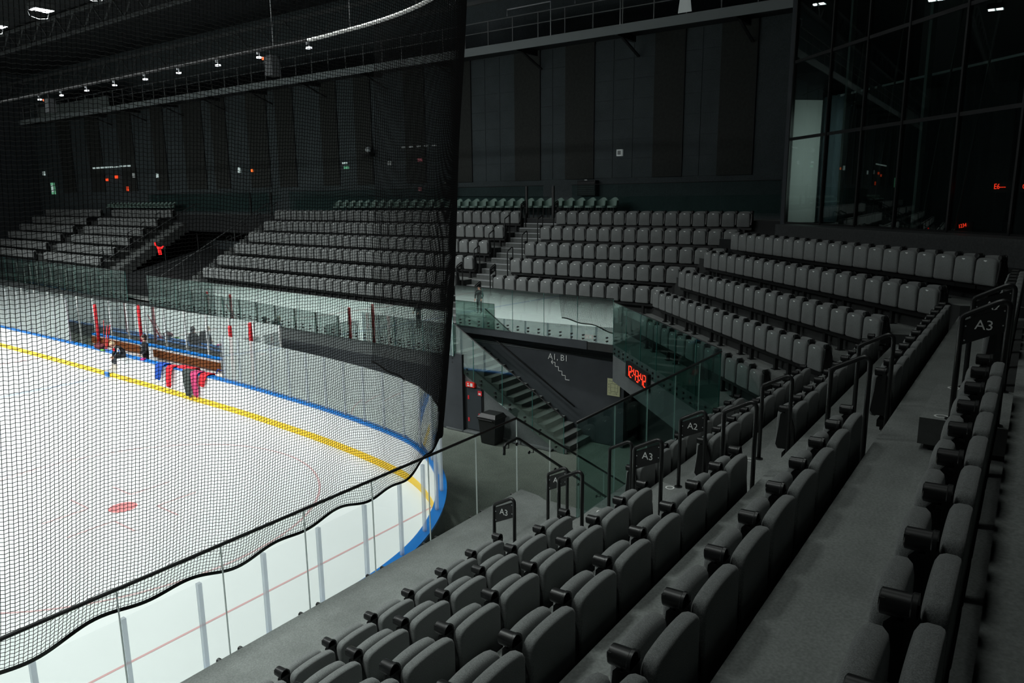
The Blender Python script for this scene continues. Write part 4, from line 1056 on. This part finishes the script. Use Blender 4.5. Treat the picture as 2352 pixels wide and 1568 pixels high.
text_mesh('1234', .11, M['led'], 'digits', led2, basis((0,0,-.03),(-.98,0,.2),(.2,0,.98),(0,1,0)), .002)
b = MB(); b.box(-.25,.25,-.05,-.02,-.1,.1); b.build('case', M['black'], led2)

# ---------------------------------------------------------------- people
def person_mesh(name, J, bones, mats, head, hair=None, parent=None):
    """J joint -> (pos, radius); bones list of (a, b, material index)"""
    names = list(J); idx = {n:i for i,n in enumerate(names)}
    me = bpy.data.meshes.new(name+'_skel'); me.from_pydata([J[n][0] for n in names], [(idx[a],idx[c]) for a,c,_ in bones], [])
    o = bpy.data.objects.new(name+'_skel', me); COL.objects.link(o)
    md = o.modifiers.new('skin','SKIN'); sk = me.skin_vertices[0].data
    for n in names: r = J[n][1]; sk[idx[n]].radius = (r, r) if not isinstance(r, tuple) else r
    sk[idx['pelvis']].use_root = True
    sb = o.modifiers.new('sub','SUBSURF'); sb.levels = 2; sb.render_levels = 2
    bpy.context.view_layer.update()
    dgp = bpy.context.evaluated_depsgraph_get(); m2 = bpy.data.meshes.new_from_object(o.evaluated_get(dgp)); bpy.data.objects.remove(o)
    m2.name = name; m2.materials.clear()
    for m in mats: m2.materials.append(m)
    V = {n: Vector(J[n][0]) for n in names}
    for p in m2.polygons:
        c = p.center; best = 1e9; bi = 0
        for a, d, mi in bones:
            A = V[a]; B = V[d]; t = max(0,min(1,(c-A).dot(B-A)/max(1e-9,(B-A).length_squared))); q = (c-(A+(B-A)*t)).length
            if q < best: best = q; bi = mi
        p.material_index = bi; p.use_smooth = True
    return link(name, m2, parent)
def hand_bits(b, w, d, s=1):
    w = Vector(w); d = Vector(d).normalized(); u = d.cross(Vector((0,0,1)));
    if u.length < .1: u = Vector((1,0,0))
    u.normalize()
    b.tube([w, w+d*.05, w+d*.09], [.022,.034,.03], 6)
    for k in range(4): q = w+d*.085+u*(-.025+.017*k); L = (.055,.068,.062,.045)[k]; b.tube([q, q+d*L*.55, q+d*L+Vector((0,0,-.012))], [.008,.0075,.006], 5)
    q = w+d*.03+u*.03*s; b.tube([q, q+d*.03+u*.03*s, q+d*.06+u*.032*s], [.009,.008,.006], 5)
def head_bits(b, c, fwd):
    """nose, eyes, ears on a head centred at c facing fwd"""
    c = Vector(c); f = Vector(fwd).normalized(); s = f.cross(Vector((0,0,1))).normalized(); up = s.cross(f)
    b.cur = 0
    b.ball(tuple(c), .1, 14, 10, (.78,.92,1.18) if abs(f.y) > abs(f.x) else (.92,.78,1.18))
    b.tube([c+f*.088+up*.01, c+f*.108-up*.022, c+f*.092-up*.03], [.008,.015,.01], 6)
    for q in (-1,1): b.ball(tuple(c+s*q*.079-up*.005), .022, 6, 4, (.6,.6,1.2))
    b.cur = 1
    for q in (-1,1): b.ball(tuple(c+f*.083+s*q*.032+up*.012), .010, 6, 4)
    b.cur = 2; b.bar(tuple(c+f*.086-s*.022-up*.05), tuple(c+f*.086+s*.022-up*.05), .008, .01)
def make_person(label, loc, rz, J, bones, mats, headc, fwd, hairm, hands, extra=None, longhair=False):
    t = thing('person', label, 'person', loc, rz)
    person_mesh('body', J, bones, mats, None, None, t)
    b = MB(); head_bits(b, headc, fwd); b.build('head', [M['skin'],M['hairdark'],M['red']], t, True)
    b = MB(); b.cur = 0
    for w, d, s in hands: hand_bits(b, w, d, s)
    b.build('hands', M['skin'], t, True)
    c = Vector(headc); f = Vector(fwd).normalized()
    b = MB(); b.ball(tuple(c-f*.022+Vector((0,0,.022))), .108, 14, 8, (.92,.98,1.12), -.15)
    if longhair: b.ball(tuple(c-f*.05-Vector((0,0,.04))), .085, 12, 8, (.9,.9,1.3))
    b.build('hair', hairm, t, True)
    if extra: extra(t)
    return t
# local frame: +y is forward, x right
# woman standing in the bench
J = {'pelvis':((0,0,.93),(.155,.12)),'spine':((0,0,1.12),(.145,.115)),'chest':((0,.0,1.33),(.165,.12)),'neck':((0,.0,1.49),.06),'head0':((0,.01,1.60),.065),
 'ls':((-.18,0,1.40),.075),'le':((-.25,.02,1.13),.058),'lw':((-.2,.16,.95),.045),'rs':((.18,0,1.40),.075),'re':((.26,.0,1.13),.058),'rw':((.22,.14,.95),.045),
 'lh':((-.1,0,.88),.1),'lk':((-.11,.02,.48),.075),'la':((-.11,0,.1),.055),'lt':((-.11,.15,.05),.045),'rh':((.1,0,.88),.1),'rk':((.11,.02,.48),.075),'ra':((.11,0,.1),.055),'rt':((.11,.15,.05),.045)}
BN = [('pelvis','spine',0),('spine','chest',0),('chest','neck',0),('neck','head0',3),('chest','ls',0),('ls','le',0),('le','lw',0),('chest','rs',0),('rs','re',0),('re','rw',0),
 ('pelvis','lh',1),('lh','lk',1),('lk','la',1),('la','lt',2),('pelvis','rh',1),('rh','rk',1),('rk','ra',1),('ra','rt',2)]
def ex_w(t):
    b = MB()
    for s in (-1,1): b.tube([(s*.032+.024*math.cos(2*PI*k/10),.1,1.652+.018*math.sin(2*PI*k/10)) for k in range(11)], .003, 4)
    b.bar((-.012,.1,1.655),(.012,.1,1.655),.004); b.build('glasses', M['steel'], t)
    for z in (1.0,1.08,1.16,1.24,1.32):
        b = MB(); b.tube([(.165*math.cos(2*PI*k/18),.125*math.sin(2*PI*k/18),z) for k in range(19)], .012, 5); b.build('jacket_quilting', M['blackcloth'], t)
make_person('woman in black puffer jacket and glasses with dark hair standing in the players bench',(6.95,11.65,.14),math.radians(75),J,BN,[M['blackcloth'],M['blackcloth'],M['blackcloth'],M['skin']],(0,.015,1.64),(0,1,0),M['hairdark'],[((-.2,.17,.94),(0,.6,-.8),1),((.22,.15,.94),(0,.6,-.8),-1)],ex_w,True)
# player seated on the boards, bent forward, legs over the ice
Js = {'pelvis':((0,-.02,.12),(.15,.13)),'spine':((0,.05,.30),(.145,.12)),'chest':((0,.20,.46),(.17,.13)),'neck':((0,.33,.55),.06),'head0':((0,.40,.60),.06),
 'ls':((-.19,.22,.48),.08),'le':((-.24,.30,.24),.066),'lw':((-.12,.42,.12),.045),'rs':((.19,.22,.48),.08),'re':((.24,.30,.24),.066),'rw':((.12,.42,.12),.045),
 'lh':((-.1,.03,.1),.1),'lk':((-.13,.40,.08),.08),'la':((-.13,.42,-.36),.062),'lt':((-.13,.56,-.42),.05),'rh':((.1,.03,.1),.1),'rk':((.13,.40,.08),.08),'ra':((.13,.42,-.36),.062),'rt':((.13,.56,-.42),.05)}
def ex_p(t):
    for s in (-1,1):
        b = MB(); b.tube([(s*.13,.38,-.36),(s*.13,.46,-.42),(s*.13,.6,-.43)], [.075,.07,.045], 8); b.tube([(s*.13,.41,-.2),(s*.13,.42,-.36)],[.07,.075],8); k = b.build('skate_boot', M['skate'], t, True)
        b = MB(); b.box(s*.13-.006,s*.13+.006,.34,.64,-.55,-.5); b.box(s*.13-.012,s*.13+.012,.4,.44,-.5,-.42); b.box(s*.13-.012,s*.13+.012,.54,.58,-.5,-.42); b.build('skate_blade', M['alu'], k)
        b = MB(); b.ball((s*.235,.27,.36), .09, 10, 8, (.55,.8,1.35)); q = b.build('white_sleeve', M['whitecloth'], t, True)
        b = MB(); b.ball((s*.275,.27,.38), .035, 8, 6, (.6,1,1)); b.build('blue_sleeve_patch', M['bluecloth'], q, True)
    b = MB(); b.ball((0,.37,.40), .09, 10, 6, (1.1,.5,.8)); b.build('red_collar', M['redcloth'], t, True)
pl_ = make_person('fair haired player in black and white jersey sitting bent over on the boards',(6.33,12.1,CAPZ-.05),math.radians(78),Js,BN,[M['blackcloth'],M['greycloth'],M['skate'],M['skin']],(0,.43,.63),(0,.85,-.5),M['hairblond'],[((-.12,.43,.11),(0,.7,-.7),1),((.12,.43,.11),(0,.7,-.7),-1)],ex_p)
pl_.scale = (.95,.95,.93)
# two skaters out on the ice, seen mirrored in the balustrade glass
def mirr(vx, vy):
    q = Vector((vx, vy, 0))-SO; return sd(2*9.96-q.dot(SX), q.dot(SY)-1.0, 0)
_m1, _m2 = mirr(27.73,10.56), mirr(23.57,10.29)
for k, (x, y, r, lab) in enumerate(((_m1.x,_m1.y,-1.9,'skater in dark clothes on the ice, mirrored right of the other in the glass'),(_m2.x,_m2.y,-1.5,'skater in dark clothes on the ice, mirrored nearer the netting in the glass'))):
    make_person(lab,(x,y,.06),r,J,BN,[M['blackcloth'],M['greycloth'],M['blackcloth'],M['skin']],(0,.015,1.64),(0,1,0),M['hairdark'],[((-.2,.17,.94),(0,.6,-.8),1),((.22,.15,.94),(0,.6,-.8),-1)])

# ---------------------------------------------------------------- clothes hung over the boards
def drape(name, lab, cat, y, w, front, m, x0=6.26, lean=0, jag=.1, back=.22):
    b = MB(); nu, seq = 9, []
    prof = [(.30,CAPZ-back),(.27,CAPZ+.02),(.13,CAPZ+.035),(.0,CAPZ+.03),(-.045,CAPZ-.02)]
    for k in range(1,9): prof.append((-.055-.004*k, CAPZ-.02-front*k/8))
    vs_ = []
    for j, (dx, z) in enumerate(prof):
        for i in range(nu+1):
            u = i/nu-.5; wob = .02*math.sin(i*2.1+j*.6); q = max(0,(j-4)/8)
            zz = z-jag*q*abs(math.sin(i*1.9)); wd_ = w*(1-.35*q)
            vs_.append((x0+dx+wob*(.2+q), y+u*wd_+lean*q, zz))
    n = nu+1; fs = []
    for j in range(len(prof)-1):
        for i in range(nu): fs.append((j*n+i,j*n+i+1,(j+1)*n+i+1,(j+1)*n+i))
    b.add(vs_, fs); o = b.build(name, m, None, True); md = o.modifiers.new('thick','SOLIDIFY'); md.thickness = .02; md.offset = 1
    tag(o, lab, cat); return o
drape('jacket','blue jacket hanging over the blue cap of the boards','jacket',9.35,.5,.46,M['bluecloth'],6.27,.12)
drape('jacket','red jacket hanging over the boards right of the blue one','jacket',8.62,.4,.56,M['redcloth'],6.25,.1,.2)
drape('bib','dark green grey cloth hanging down the boards by the pink jacket','cloth',7.5,.5,.86,M['olive'],6.24,-.1,.02)
drape('jacket','pink jacket with long sleeves hanging over the boards','jacket',7.0,.42,.62,M['pinkcloth'],6.23,-.1,.25)
drape('jacket','short red jacket at the right end of the hung clothes','jacket',6.4,.42,.3,M['redcloth'],6.22,.1,.1)
o = drape('scarf','long red garment laid along the bench behind the hung clothes','cloth',7.95,1.0,.02,M['redcloth'],6.42,0,.01,.1)
b = MB(); b.ball((0,0,.04),.1,10,6,(1.3,.9,.45)); o = b.build('glove', M['hotpink'], None, True); o.location = (6.36,10.75,CAPZ); tag(o,'hot pink glove lying on the boards beside the woman','glove')
bgb = thing('equipment_bag','pile of white sports bag and kit at the right end of the bench','bag',(6.75,6.2,.46))
b = MB(); b.ball((0,0,.3),.4,12,8,(.8,1.5,.75)); b.build('bag_body', mat('offwhite_cloth',(.55,.5,.45),.8,bump=(12,.6)), bgb, True); b = MB(); b.tube([(0,-.35,.5),(0,-.2,.72),(0,.2,.72),(0,.35,.5)], .02, 6); b.build('strap', M['bluecloth'], bgb)
b = MB(); b.ball((-.05,-.45,.5),.12,10,7); b.build('helmet', mat('tan_plastic',(.4,.22,.12),.5), bgb, True)
sk = thing('hockey_sticks','bundle of red hockey sticks leaning at the left end of the bench','hockey sticks',(6.75,14.5,.6))
for y0,y1,z1 in ((.1,.5,1.55),(.0,.25,1.35),(-.1,-.0,1.4)):
    b = MB(); b.bar((0,y0,.4),(.3,y1,z1),.03); b.bar((0,y0,.4),(-.05,y0-.25,.36),.05,.02); b.build('stick', M['red'], sk)
kb = thing('kit_bag','dark red kit bag on the boards left of the seated player','bag',(6.5,14.45,CAPZ))
b = MB(); b.ball((0,0,.13),.22,12,8,(.8,1.4,.6)); b.build('bag_body', mat('maroon_cloth',(.14,.02,.03),.8), kb, True); b = MB(); b.tube([(0,-.2,.2),(0,0,.32),(0,.2,.2)], .015, 6); b.build('strap', M['steel'], kb)
b = MB(); b.ball((0,0,.03),.12,10,6,(.6,1.6,.3)); o = b.build('puck_bag', mat('green_cloth',(.12,.4,.06),.7), None, True); o.location = (6.38,13.95,CAPZ); tag(o,'small green pouch on the blue cap by the red bag','pouch')
bpy.context.view_layer.update()
